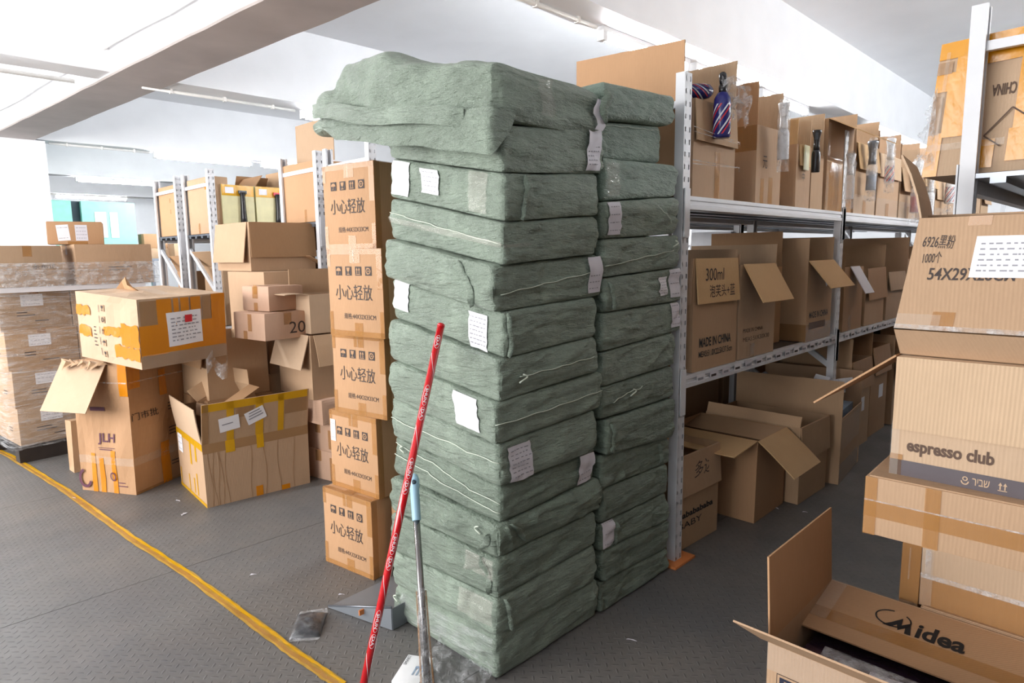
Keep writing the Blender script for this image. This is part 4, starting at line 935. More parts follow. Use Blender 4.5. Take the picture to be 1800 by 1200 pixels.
# ---------------------------------------------------------------- cartons in the left racks
def rack_box(label, x, y, z, d, w_, h_, m='card', op=False, **k):
    return Carton(label, (x, y), w=w_, d=d, h=h_, z=z, m=m, open=op, **k)
def plain_box(*a, tape='tape_brown', **k):
    c = rack_box(*a, tape=tape, **k).go(); return c
Za, Zb, Zl = 1.583, 1.623, .803
c = plain_box('tall plain carton at the end of the leftmost rack\'s top shelf', 2.11, 6.30, Za, .42, .50, .45, 'card_orange'); c.patch('L', .3, .2, .32, .24); c.patch('L', .3, .3, .32, .34)
c = plain_box('tall plain carton with an orange tape tab, second along the leftmost racks', 2.14, 5.60, Za, .14, .52, .46, 'card', tape=None); c.patch('L', .40, .36, .50, .42, 'tape_orange'); c.patch('L', .2, 0, .24, .09)
def pouch_box(label, x, d, tone='rice_yellow', pouch='black_bag', ph=.25, fl=True):
    c = rack_box(label, x, 5.58, Za, d, .45, .40, tone, True, group='yellow taped cartons with pouches on the far left rack'); c.go()
    c.patch('R', 0, c.h-.09, c.d, c.h, 'tape_yellow'); c.patch('R', c.d*.3, 0, c.d*.55, .04, 'tape_yellow'); c.label('R', .03, c.h-.07, .07, .05, lines=0)
    if fl: c.flap('BL', 5, .16, 'card_tan'); c.flap('BR', -30, .14, 'card_dark'); c.flap('L', -35, .12, 'card_dark')
    p = thing('pouch', 'shiny dark pouch hanging on the '+label.split(' carton')[0]+' carton', 'pouch', (x+c.d*.62, 5.565, Za+.06), 0, 'pouches hung on cartons of the far left rack')
    prof = [(.03, 0), (.028, .07), (.024, .14), (.022, ph), (.034, ph+.03)]
    vs = [];
    for i, (r, z) in enumerate(prof): vs += [(-r, 0, z), (0, -.02, z), (r, 0, z), (0, .006, z)]
    MB().add(vs, [(4*i+a, 4*i+(a+1) % 4, 4*i+4+(a+1) % 4, 4*i+4+a) for i in range(4) for a in range(4)] + [(0, 1, 2, 3)]).build('pouch_body', pouch, p, smooth=True)
    MB().box(-.035, -.006, ph+.02, .035, .004, ph+.045).build('pouch_header', 'red_plastic' if fl else 'black_plastic', p)
    return c
pouch_box('leftmost cream carton with yellow tape on the far left rack', 2.22, .27, fl=False); pouch_box('middle cream carton with yellow tape on the far left rack', 2.51, .30); pouch_box('rightmost cream carton with yellow tape on the far left rack', 2.84, .26)
c = plain_box('large plain carton leaning in the rack end next to the white slotted post pair', 2.33, 4.20, Zb, .46, .50, .42, 'card_orange'); c.patch('L', .3, 0, .33, .09)
c = plain_box('plain carton on the top shelf behind the top marked carton', 2.36, 3.62, Zb, .5, .42, .30, 'card')
o = tag(MB().box(0, 0, 0, .005, .54, .30).build('cardboard_sheet', 'card_grey'), 'olive cardboard sheet standing upright on a top-shelf carton, left of the green sack', 'cardboard'); o.location = (2.46, 4.18, Zb+.428)
plain_box('carton on the top shelf just behind the marked stack, second in its row', 2.84, 3.90, Zb, .3, .30, .296, 'card_tan')
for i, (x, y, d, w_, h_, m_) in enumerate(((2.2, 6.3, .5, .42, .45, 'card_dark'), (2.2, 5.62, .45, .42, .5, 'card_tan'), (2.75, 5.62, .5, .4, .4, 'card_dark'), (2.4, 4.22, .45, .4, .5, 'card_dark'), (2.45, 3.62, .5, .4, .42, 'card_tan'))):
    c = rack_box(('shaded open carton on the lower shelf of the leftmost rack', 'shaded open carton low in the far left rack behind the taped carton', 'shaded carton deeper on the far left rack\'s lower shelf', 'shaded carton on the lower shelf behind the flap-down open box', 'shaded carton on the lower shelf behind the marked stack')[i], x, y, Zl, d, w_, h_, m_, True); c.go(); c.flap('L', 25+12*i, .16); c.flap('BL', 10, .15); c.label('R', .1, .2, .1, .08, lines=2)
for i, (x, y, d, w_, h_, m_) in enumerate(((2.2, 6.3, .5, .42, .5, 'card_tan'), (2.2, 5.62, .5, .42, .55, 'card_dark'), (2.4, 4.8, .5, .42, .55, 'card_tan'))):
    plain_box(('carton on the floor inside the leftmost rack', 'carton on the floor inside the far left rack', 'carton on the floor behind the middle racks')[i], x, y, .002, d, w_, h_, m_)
# ---------------------------------------------------------------- far background
cb = thing('storage_cabinet', 'tall teal metal cabinets far behind, under the lowest tube lamp at far left', 'cabinet', (2.05, 12.0, 0))
MB().box(0, 0, 0, .42, .6, 2.28).build('body', 'teal_paint', cb); MB().box(.55, 0, 0, 1.3, .6, 2.28).build('body', 'teal_paint', cb); MB().box(.42, .1, 0, .55, .5, 2.28).build('gap_panel', 'dark_gap', cb)
for x in (.72, .93): MB().box(x, -.012, 1.72, x+.16-.05*(x > .8), 0, 2.12).build('paper_notice', 'paper', cb)
for x0, x1_ in ((.56, .92), (.93, 1.29)): MB().box(x0, -.008, .05, x1_, 0, 1.64).build('door', 'teal_paint', cb)
c = plain_box('distant brown carton with a white label right of the teal cabinets', 3.42, 11.9, 1.55, .36, .3, .23, 'card_dark'); c.label('R', .24, .08, .1, .1, lines=0)
plain_box('distant brown carton lying under the labelled one right of the teal cabinets', 3.4, 11.88, 1.38, .42, .34, .165, 'card_grey')
plain_box('distant light carton next to the leftmost rack post', 3.78, 11.6, 1.38, .25, .3, .24, 'card')
tb_ = thing('work_table', 'distant steel table behind the racks carrying the far cartons', 'table', (3.3, 11.3, 0))
MB().box(0, 0, 1.34, 2.2, .95, 1.378).build('table_top', 'steel_grey', tb_)
for x in (.02, 2.12):
    for y in (.02, .88): MB().box(x, y, 0, x+.05, y+.05, 1.34).build('leg', 'steel_grey', tb_)
# ---------------------------------------------------------------- yellow floor tape and litter
def floor_tape():
    pts = [at(-40, 775, z=0), at(20, 803, z=0), at(115, 862, z=0), at(230, 945, z=0), at(330, 1010, z=0), at(450, 1098, z=0), at(520, 1150, z=0), at(600, 1205, z=0)]
    e = thing('floor_tape', 'strip of creased yellow marking tape running across the floor at left', 'tape', pts[3])
    P0 = pts[3]; rnd = random.Random(4)
    for kk, (off, wd, z, m_) in enumerate(((0, .022, .0016, 'tape_orange'), (-.006, .007, .003, 'tape_brown'), (.012, .006, .0035, 'tape_yellow'))):
        vs = []; n = 70
        for i in range(n+1):
            t = i/n*(len(pts)-1); a = min(int(t), len(pts)-2); p = pts[a].lerp(pts[a+1], t-a); d = (pts[a+1]-pts[a]).normalized(); s = Vector((-d.y, d.x, 0))
            vs += [p+s*(off-wd+rnd.uniform(-.003, .003))-P0+Vector((0, 0, z+rnd.uniform(0, .0015))), p+s*(off+wd+rnd.uniform(-.003, .003))-P0+Vector((0, 0, z+rnd.uniform(0, .0015)))]
        MB().add(vs, [(2*i, 2*i+1, 2*i+3, 2*i+2) for i in range(n)]).build('tape_strip', ('tape_floor', 'tape_brown', 'tape_yellow')[kk], e, recalc=False)
t = plain('tape_floor', 'b9923a', .4, var=.2, scale=18)
floor_tape()
rnd = random.Random(12)
for i, (px, py) in enumerate(((313, 880), (325, 903), (320, 905), (362, 870), (130, 875), (1110, 1125), (1107, 925), (445, 1010), (600, 1045), (1415, 900), (1365, 893), (518, 1120))):
    p = at(px, py, z=.001); r = .012+.012*rnd.random(); a = rnd.random()*3
    vs = [(r*math.cos(a), r*math.sin(a), 0), (-r*.3, r*.5, .004), (-r*math.cos(a), -r*math.sin(a), 0), (r*.3, -r*.2, .002)]
    o = MB().add(vs + [(x, y, z+.0015) for x, y, z in vs], [(3, 2, 1, 0), (4, 5, 6, 7), (0, 1, 5, 4), (1, 2, 6, 5), (2, 3, 7, 6), (3, 0, 4, 7)]).build('paper_scrap', 'paper_grey'); o.location = p
    tag(o, 'tiny pale scrap on the floor '+('before the lettered carton', 'in front of the yellow taped open box', 'next to the scrap before the yellow taped open box', 'at the corner of the yellow taped open box', 'near the yellow line by the lettered carton', 'on bare plate right of the green stacks', 'by the orange pad of the rack post', 'midway between yellow line and marked stack', 'just behind the dustpan', 'in the aisle past the third floor carton', 'in front of the third floor carton', 'just below the black packet')[i], 'litter', 'tiny scraps on the floor')
# black packed pouch
p = at(543, 1100, z=0); e = thing('plastic_packet', 'small black packet in clear wrap lying flat on the floor', 'packet', (p.x, p.y, 0), .9)
n = 14; vs = []
for i in range(n+1):
    for j_ in range(n+1):
        u, v = i/n*2-1, j_/n*2-1; hh = .026*(max(0, (1-u*u)*(1-v*v)))**.45+.006*noise.noise(Vector((u*3, v*3, 0)))*(1-u*u)*(1-v*v)
        vs.append((u*.082, v*.055, .002+max(0, hh)))
MB().add(vs, [(i*(n+1)+j_, i*(n+1)+j_+1, (i+1)*(n+1)+j_+1, (i+1)*(n+1)+j_) for i in range(n) for j_ in range(n)]).build('packed_cloth', 'black_bag', e, smooth=True)
vs2 = [(x*1.0, y*1.0, z+.002) for x, y, z in vs]
MB().add(vs2, [(i*(n+1)+j_, i*(n+1)+j_+1, (i+1)*(n+1)+j_+1, (i+1)*(n+1)+j_) for i in range(n) for j_ in range(n)]).build('clear_wrap', 'film_soft', e, smooth=True)
for s in (-1, 1): MB().add([(s*.08, -.058, .003), (s*.108, -.05, .008), (s*.1, .05, .004), (s*.08, .055, .003)], [(0, 1, 2, 3)]).build('wrap_end', 'film_thick', e)
# dustpan
def dustpan():
    a = at(578, 1068, z=0); b_ = at(662, 1020, z=.0); c_ = at(684, 1100, z=0)
    e = thing('dustpan', 'grey metal dustpan with a bit of tape, half behind the lowest green bale', 'dustpan', (a.x, a.y, 0))
    A = Vector((0, 0, .003)); Bf = at(700, 1010, z=0)-a; Cf = at(690, 1108, z=0)-a; Bf.z = Cf.z = .003
    far = Bf+(Cf-A)*.55
    th = .003
    MB().hexa([A, Cf, Cf+(Bf-A)*.6, Bf] + [q+Vector((0, 0, th)) for q in (A, Cf, Cf+(Bf-A)*.6, Bf)]).build('pan_floor', 'grey_plastic', e)
    b = MB(); h1 = Vector((0, 0, .085)); 
    n = (Cf-A).cross(Vector((0, 0, 1))).normalized()*.003
    b.hexa([A, Cf, Cf+n, A+n, A+Vector((0, 0, .004)), Cf+h1, Cf+h1+n, A+n+Vector((0, 0, .004))]).build('side_wall', 'grey_plastic', e)
    MB().tube([A+Vector((0, 0, .006)), Cf+h1+Vector((0, 0, .004))], .004, 8).build('rolled_edge', 'steel_grey', e, smooth=True)
    b = MB(); n2 = (Bf-A).cross(Vector((0, 0, 1))).normalized()*.003
    b.hexa([Cf, Cf+(Bf-A)*.6, Cf+(Bf-A)*.6+n2, Cf+n2, Cf+h1, Cf+(Bf-A)*.6+h1, Cf+(Bf-A)*.6+n2+h1, Cf+n2+h1]).build('back_wall', 'grey_plastic', e)
    m_ = A.lerp(Cf, .55)
    MB().box(m_.x-.02, m_.y-.012, .03, m_.x+.02, m_.y-.006, .05).build('tape_piece', 'orange_pad', e)
dustpan()
# ---------------------------------------------------------------- right rack: top shelf
ZT = 1.612; ZM = .847
def xat(px, y=1.42, py=600): return at(px, py, y=y).x
def tall(label, x0, x1, z, h, m='card_tan', depth=.5, y=1.425, op=True, **k):
    c = Carton(label, (x0, y), d=x1-x0-.006, w=depth, h=h, z=z, m=m, open=op, **k); c.go(); return c
t1 = tall('first carton on the top shelf beside the front post, striped bottle strapped to it', 2.525, 2.91, ZT, .40, 'card', .5)
t1.flap('R', 176, .17, 'card_tan', inset=.004); t1.flap('BL', 2, .22, 'card_ribbed'); t1.patch('R', .19, 0, .235, .20, 'tape_brown'); t1.flap('BR', 20, .2)
big = thing('cardboard_sheet', 'huge smooth orange-brown cardboard sheet standing behind the tops of the green bales', 'cardboard', (2.50, 1.46, ZT), 0)
MB().hexa([(0, 0, 0), (.006, 0, 0), (.006, .57, 0), (0, .57, 0), (.0, .0, .63), (.006, 0, .63), (.006, .57, .66), (0, .57, .66)]).build('board', 'card_orange', big)
t2 = tall('second carton on the top shelf with a tall orange flap, white bottle hanging in front', 3.13, 3.42, ZT, .37, 'card', .5)
t2.flap('L', 0, .20, 'card_orange', inset=0); t2.flap('BL', 3, .19, 'card_ribbed'); t2.patch('R', .05, 0, .09, .12, 'tape_brown'); t2.patch('R', .14, 0, .19, .13, 'tape_brown'); t2.patch('L', 0, .25, .5, .37, 'tape_brown'); t2.text('R', '元', .07, .17, .05, .06, 'ink')
t3 = tall('third carton on the top shelf, small paper tag on its half-folded flap', 3.62, 3.82, ZT, .33, 'card', .5)
t3.flap('L', -4, .13, 'card_yellow', inset=0); t3.flap('R', 176, .11, 'card_yellow', inset=.03); t3.flap('BL', 0, .15, 'card_ribbed'); t3.text('R', '中', .08, .14, .035, .05, 'ink')
for i in range(5): t3.patch('R', .03+.025*i, 0, .035+.025*i, .11, 'tape_clear', off=.002)
lb = MB().box(0, -.004, 0, .07, 0, .13).build('paper_label', 'rice_yellow', t3.e); lb.location = (.06, -.012, .2)
t4 = tall('fourth carton on the top shelf, black spray bottle in front of it', 3.83, 4.02, ZT, .30, 'card_tan', .5)
t4.flap('BL', 0, .24, 'card_ribbed'); t4.flap('BR', 10, .2, 'card_light')
t5 = tall('fifth carton on the top shelf, its front flap propped out like an awning', 4.06, 4.52, ZT, .52, 'card_tan', .5)
t5.flap('R', 118, .28, 'card_yellow', inset=.0); t5.patch('R', 0, .30, .46, .31, 'tape_clear'); t5.patch('R', 0, 0, .46, .28, 'tape_brown', off=.002); t5.patch('R', .0, 0, .04, .5, 'tape_clear', off=.003)
xx = 4.56; rr = random.Random(21); desc = ('sixth carton on the top shelf, blue tinted bottle bag in front', 'seventh carton on the top shelf, striped bottle bag and ribbed card flap on it', 'eighth carton on the top shelf with two tall upright flaps', 'ninth carton on the top shelf carrying a square folded flap', 'tenth carton on the top shelf, red liquid bottle hanging on it', 'eleventh carton on the top shelf, white bagged bottle on it', 'twelfth carton on the top shelf near the yellow taped carton', 'thirteenth carton on the top shelf, partly behind the yellow taped carton', 'last visible carton of the top shelf behind the right white post')
for i, dsc in enumerate(desc):
    w_ = .42+.12*rr.random(); hh = .36+.12*rr.random()
    c = tall(dsc, xx, xx+w_, ZT, hh, ('card_tan', 'card', 'card_grey', 'card')[i % 4], .5); c.flap('R', (172, 176, 170)[i % 3], .13+.06*rr.random(), ('card_yellow', 'card_ribbed', 'card_tan')[i % 3]); c.flap('L', rr.uniform(-6, 12), .15+.1*rr.random()); c.flap('BL', rr.uniform(-5, 8), .18)
    c.patch('R', 0, .0, w_, .12, 'tape_clear', off=.002); c.patch('R', w_*.4, 0, w_*.55, .09, 'tape_brown', off=.003)
    xx += w_+.03
# spray bottles
def stripes(b3, e, r, z0, z1, cols=('carton_white', 'red_plastic')):
    for k, mt in enumerate(cols):
        b = MB()
        for s in range(5):
            vs = []; n = 14
            for i in range(n+1):
                t = i/n; a = s*2*PI/5+t*2.4+k*.42; rr_ = r+.0008; z = z0+(z1-z0)*t
                for da in (0, .2): vs.append((rr_*math.cos(a+da), rr_*math.sin(a+da), z))
            b.add(vs, [(2*i, 2*i+1, 2*i+3, 2*i+2) for i in range(n)])
        b.build('printed_stripe', mt, e, recalc=False)
def trigger_head(e, z, mt, r=.012, side=1):
    MB().lathe([(.016, 0), (.017, .012), (.017, .03), (.012, .036)], (0, 0, z), 14).build('cap', mt, e, smooth=True)
    b = MB(); b.tube([(0, 0, z+.03), (0, 0, z+.055), (side*.012, 0, z+.075), (side*.05, 0, z+.085)], [.012, .016, .016, .010], 10); b.build('spray_head', mt, e, smooth=True)
    MB().tube([(side*.03, 0, z+.075), (side*.045, 0, z+.045), (side*.035, 0, z+.015)], [.006, .006, .004], 8).build('trigger', mt, e, smooth=True)
def barber_bottle(label, loc, sc_=1., grp=None):
    e = thing('spray_bottle', label, 'bottle', loc, .6, grp)
    prof = [(.001, 0), (.030, .001), (.033, .006), (.033, .125), (.030, .15), (.020, .168), (.014, .172)]
    MB().lathe([(r*sc_, z*sc_) for r, z in prof], (0, 0, 0), 24).build('bottle_body', 'navy_plastic', e, smooth=True)
    stripes(None, e, .033*sc_, .012*sc_, .125*sc_); return e
p = at(1268, 243, y=1.375); e = barber_bottle('navy spray bottle with red and white stripes strapped upright to the first top-shelf carton', (p.x, 1.375, p.z), 1.1); trigger_head(e, .185, 'black_plastic')
e = barber_bottle('striped spray bottle lying on its side on top of the first top-shelf carton', (2.60, 1.47, ZT+.405)); e.rotation_euler = (PI/2*.92, .2, 1.3)
e.location = (2.56, 1.50, ZT+.44)
# white bag tissue at the top
e = thing('plastic_bag', 'crumpled translucent white bag between the striped bottle and the carton top', 'bag', (2.78, 1.40, ZT+.40), 0)
vs = []; n = 10
for i in range(n+1):
    for j_ in range(n+1):
        u, v = i/n, j_/n; vs.append((u*.26-.13, -.03+.05*noise.noise(Vector((u*5, v*5, 1))), -.06+.16*v+.05*noise.noise(Vector((u*6, v*6, 4)))))
MB().add(vs, [(i*(n+1)+j_, i*(n+1)+j_+1, (i+1)*(n+1)+j_+1, (i+1)*(n+1)+j_) for i in range(n) for j_ in range(n)]).build('bag_film', 'film_thick', e, recalc=False)
def mist_bottle(label, loc, cap='white_plastic', body='clear_plastic', liquid=None, tilt=0., bag=True, grp=None, sc_=1., stripe=False, upside=False):
    e = thing('spray_bottle', label, 'bottle', loc, .4, grp, rot=(0, tilt, .3)); k = sc_
    MB().lathe([(r*k, z*k) for r, z in ((.001, 0), (.026, .001), (.028, .006), (.028, .13), (.024, .145), (.020, .150))], (0, 0, 0), 20).build('bottle_body', body, e, smooth=True)
    MB().lathe([(r*k, z*k) for r, z in ((.021, .150), (.021, .17), (.0185, .195), (.021, .23), (.028, .265), (.030, .275), (.026, .282), (.001, .283))], (0, 0, 0), 20).build('spray_head', cap, e, smooth=True)
    MB().box(-.034*k, -.008, .215*k, -.018*k, .008, .262*k).build('trigger', cap, e)
    if liquid: MB().lathe([(r*k, z*k) for r, z in ((.001, .004), (.025, .005), (.025, .09), (.001, .091))], (0, 0, 0), 16).build('liquid', liquid, e, smooth=True)
    if stripe: stripes(None, e, .028*k, .01*k, .11*k, ('red_plastic', 'navy_plastic'))
    if bag:
        vs = []; n = 12; m_ = 9
        for j_ in range(m_+1):
            for i in range(n):
                a = 2*PI*i/n; v = j_/m_; r = (.040+.012*noise.noise(Vector((math.cos(a)*2, math.sin(a)*2, v*5+loc[0]*3))))*k*(1.0-.35*(v > .75)*(v-.75)*4); vs.append((r*1.15*math.cos(a), r*.75*math.sin(a), (-.06+.36*v)*k))
        MB().add(vs, [(j_*n+i, j_*n+(i+1) % n, (j_+1)*n+(i+1) % n, (j_+1)*n+i) for j_ in range(m_) for i in range(n)]).build('clear_bag', 'film_bag', e, smooth=True, recalc=False)
    return e
def hang(px, py, lab, y=1.36, **k):
    p = at(px, py, y=y); return mist_bottle(lab, (p.x, y, p.z), **k)
hang(1376, 281, 'white capped spray bottle in a bag hanging tilted in front of the second carton', body='steel_white', tilt=-.13, sc_=.95)
e = hang(1433, 303, 'black spray bottle with textured grip strapped between third and fifth cartons', cap='black_plastic', body='black_plastic', bag=False, sc_=.78)
hang(1492, 350, 'bagged bottle with white head and red ring under the propped awning flap', body='clear_plastic', liquid=None, sc_=.95)
hang(1530, 335, 'bagged dark blue transparent spray bottle at the tip of the awning flap', cap='steel_grey', body='clear_plastic', liquid='blue_grey', sc_=1.1)
hang(1562, 322, 'bagged striped red and blue bottle with white top on the seventh carton', stripe=True, sc_=1.05)
hang(1608, 374, 'bagged bottle half full of red liquid with a white head, tenth carton', liquid='liquid_red', sc_=1.35)
hang(1632, 378, 'white wrapped spray bottle right of the red liquid bottle', body='white_plastic', sc_=1.2)
hang(1668, 358, 'white wrapped bottle with red and blue stripes near the right white post', body='white_plastic', stripe=True, sc_=1.3)
for i, z in enumerate((ZT+.13, ZT+.135, ZT+.24, ZT+.25)):
    b = MB(); b.tube([(2.50, 1.41, z+.01*i), (2.70, 1.372, z-.0), (2.80, 1.352, z-.004*i), (2.92, 1.41, z)], .0016, 5); o = b.build('clear_strap', 'film_thick', t1.e, smooth=True); o.location = (-t1.N.x, -t1.N.y, -ZT)
# ---------------------------------------------------------------- right rack: middle shelf
m1 = tall('first carton on the middle shelf, flap handwritten with 300ml hanging over its front', 2.56, 2.985, ZM, .50, 'card_tan', .5)
m1.flap('R', 175, .20, 'card_yellow', inset=.012); m1.flap('BL', 0, .04, 'card'); m1.flap('L', 176, .2, 'card', inset=.0)
m1.on_flap(*(lambda t: ([(.06+a*.20, .155-b_*.06) for a, b_ in t[0]], t[1]))(text2d('300ml')), 'ink', 'handwriting', outer=False) if False else None
def flap_text(c, st, u, v, wd, ht, mat='ink', skew=0.):
    vs, fs, asp = text2d(st); A, B, out, a, ln, t, e = c.last
    dr = out*math.sin(a)+Vector((0, 0, 1))*math.cos(a); nn = -out*math.cos(a)+Vector((0, 0, 1))*math.sin(a)
    MB().add([A+e*(u+p_*wd+skew*q_*ht)+dr*(v-q_*ht)+nn*(t+.0018) for p_, q_ in vs], fs).build('handwriting', mat, c.e, recalc=False)
m1.flap('R', 172, .215, 'card_yellow', inset=.03) if False else None
A_ = None
m1.last = (m1.K[0, 0, 1]+Vector((.012, 0, 0)), m1.K[1, 0, 1], Vector((0, -1, 0)), math.radians(175), .2, .005, Vector((1, 0, 0)))
flap_text(m1, '300ml', .07, .10, .17, .055, skew=.15); flap_text(m1, '泡芙头+蓝', .10, .175, .24, .055, skew=.1)
m1.text('R', 'MADE IN CHINA', .06, .105, .30, .042, 'ink_black', bold=.02); m1.text('R', 'MEAS:51.0X22.5X37.5cm', .055, .06, .32, .028, 'ink_black', bold=.01)
m2 = tall('second carton on the middle shelf with a pale flap folded over its front', 3.0, 3.42, ZM, .465, 'card_grey', .5, seed=9)
m2.flap('R', 150, .21, 'card_yellow', inset=.03); m2.flap('L', 0, .05, 'card'); m2.flap('BL', 4, .1); m2.text('R', 'MADE IN CHINA', .05, .13, .22, .02, 'ink_brown'); m2.text('R', 'MEAS:51X30X30', .05, .085, .30, .022, 'ink_brown'); m2.patch('R', .13, 0, .18, .07, 'tape_tan')
m3 = tall('third carton on the middle shelf, largest, its left flap raised like a dark wall', 3.86, 4.26, ZM, .47, 'card_tan', .55, seed=5)
m3.flap('L', -1, .13, 'card_tan', inset=0); m3.flap('R', 140, .20, 'card_yellow'); m3.text('R', 'MADE IN CHINA', .04, .135, .30, .038, 'ink_black', bold=.02); m3.patch('R', .04, .07, .3, .11, 'ink_brown', 'printed_line'); m3.patch('R', 0, 0, .40, .10, 'tape_tan', off=.0008)
m3.patch('L', 0, 0, .55, .1, 'tape_tan'); m3.flap('BL', 3, .14)
lb = m3.label('R', .26, .32, .06, .10, rot=.5, lines=0)
m2b = tall('narrow carton between the second and third ones on the middle shelf', 3.46, 3.80, ZM, .44, 'card_dark', .45, y=1.55); m2b.flap('BL', 0, .2)
m4 = tall('fourth carton on the middle shelf, past the second rack post, ribbed pale flap', 4.48, 4.86, ZM, .42, 'card_dark', .5); m4.flap('R', 150, .2, 'paper_grey', inset=.1); m4.flap('L', 0, .08); m4.patch('R', .1, 0, .16, .1, 'tape_clear')
m5 = tall('fifth carton on the middle shelf with two brown flaps folded down in front', 4.92, 5.36, ZM, .40, 'card_tan', .5); m5.flap('R', 174, .22, 'card_dark'); m5.label('R', .33, .2, .03, .06, lines=0); m5.flap('BL', 0, .16)
m6 = tall('sixth carton on the middle shelf, its left flap standing as a broad tan board', 5.95, 6.3, ZM, .45, 'card', .56); m6.flap('L', -1, .17, 'card', inset=0); m6.flap('BL', 0, .1)
m6b = tall('carton between the fifth and sixth on the middle shelf', 5.42, 5.88, ZM, .36, 'card_grey', .5); m6b.flap('R', 170, .14)
xx = 6.4
for i in range(4): c = tall(('seventh', 'eighth', 'ninth', 'tenth')[i]+' carton on the middle shelf, far down the aisle', xx, xx+.42, ZM, .42, 'card_tan', .5); c.flap('R', 165, .18, 'card'); xx += .46
# ---------------------------------------------------------------- right rack: floor level
f1 = Carton('open carton on the floor just behind the front post, black brush marks and print', (2.91, 1.36), w=.42, d=.01, h=.44, z=0) if False else None
f1 = Carton('open carton on the floor just behind the front post, black brush marks and print', (2.50, 1.47), w=.42, d=.40, h=.45, z=.001, m='card_tan', open=True, th=-2)
f1.go(); f1.flap('R', 176, .19, 'card', inset=.003); f1.last = (f1.K[0, 0, 1], f1.K[1, 0, 1], Vector((0, -1, 0)), math.radians(176), .19, .005, Vector((1, 0, 0)))
flap_text(f1, '多达', .16, .12, .16, .075, skew=.2); f1.text('R', 'bababababa', .05, .15, .30, .03, 'ink_black', bold=.03, off=.002); f1.text('R', 'BABY', .05, .10, .2, .03, 'ink_black', off=.002)
f2 = Carton('open carton on the floor, second past the post, square flap hanging off its corner', (1325, 920), l=(1278, 905), r=(1372, 883), z=.001, w=.50, h=.43, m='card_orange', open=True)
f2.go(); f2.flap('R', 128, .24, 'card_yellow', inset=.0, curl=6); f2.flap('L', 95, .26, 'card_yellow', inset=0); f2.flap('BL', -100, .2, 'card_tan'); 
f3 = Carton('open carton on the floor, third past the post, dark tape around its rim', (1402, 887), r=(1450, 855), z=.001, w=.56, h=.43, m='card_tan', open=True)
f3.go(); f3.flap('R', 177, .19, 'card_tan', inset=.002); f3.flap('L', -20, .06); f3.text('R', '回', .22, .25, .06, .05, 'ink_black', off=.009); f3.label('L', .2, .34, .15, .06, lines=2)
f4 = Carton('open carton on the floor full of white and blue packs, broad brown side flap raised', (1473, 852), r=(1510, 808), z=.001, w=.62, d=.55, h=.40, m='card_tan', open=True)
f4.go(); f4.flap('L', -1, .22, 'card_tan', inset=0); f4.flap('BL', 2, .20, 'card'); f4.patch('R', 0, .2, .5, .38, 'tape_clear'); f4.patch('R', .0, .0, .5, .12, 'tape_tan')
ca, sa = math.cos(f4.th), math.sin(f4.th)
for i in range(9):
    rr = random.Random(i+50); lx, ly = .12+.30*rr.random(), .08+.46*rr.random(); b = MB().box(-.07, -.045, -.02, .07, .045, .02)
    o = b.build('small_white_pack', 'carton_white' if i % 3 else 'carton_blue', bevel=.002); o.location = (f4.N.x+lx*ca-ly*sa, f4.N.y+lx*sa+ly*ca, .44+.05*(i % 3)); o.rotation_euler = (rr.uniform(-.7, .7), rr.uniform(-.8, .8), rr.uniform(0, 3))
    tag(o, ('white' if i % 3 else 'light blue')+' pack tumbled in the fourth floor carton, '+('lowest left', 'lowest middle', 'back left', 'front right', 'back middle', 'back right', 'topmost left', 'topmost middle', 'topmost right')[i], 'pack', 'white and blue packs in the floor carton')
o = MB().box(0, 0, 0, .5, .5, .39).build('pack_heap', 'blue_grey'); o.location = (f4.N.x+.03, f4.N.y+.05, .008); o.rotation_euler.z = f4.th; o.parent = None; tag(o, 'lower layer of bluish packs filling the fourth floor carton', 'packs'); o['kind'] = 'stuff'
for o_ in (o,): pass
xs_ = [(4.65, 1.40, .42, .50, .62, 'card_tan', 'fifth carton on the floor, behind the raised brown flap'), (5.15, 1.42, .40, .45, .66, 'card_dark', 'sixth carton on the floor, dark, glinting film on its top'), (5.65, 1.40, .42, .45, .55, 'card_tan', 'seventh carton on the floor down the aisle'),
       (6.2, 1.42, .45, .45, .70, 'card_dark', 'eighth carton on the floor down the aisle'), (6.8, 1.42, .5, .45, .6, 'card_tan', 'ninth carton on the floor down the aisle'), (7.5, 1.42, .5, .45, .6, 'card_dark', 'tenth carton on the floor far down the aisle'), (8.2, 1.42, .6, .45, .6, 'card_tan', 'farthest carton on the floor of the aisle')]
for x, y, d, w_, h_, m_, lab in xs_:
    c = Carton(lab, (x, y), w=w_, d=d, h=h_, z=.001, m=m_, open=True).go(); c.flap('L', -3, .16); c.flap('R', 172, .2, 'card_dark'); c.label('R', .2, h_*.4, .1, .1, lines=0)
o = MB().tube([(0, 0, 0), (.24, .08, .46)], .045, 20).build('cardboard_tube', 'black_plastic', smooth=True); o.location = (5.78, 1.58, .28); tag(o, 'dark roll standing slanted in the seventh floor carton, under the middle shelf', 'roll')
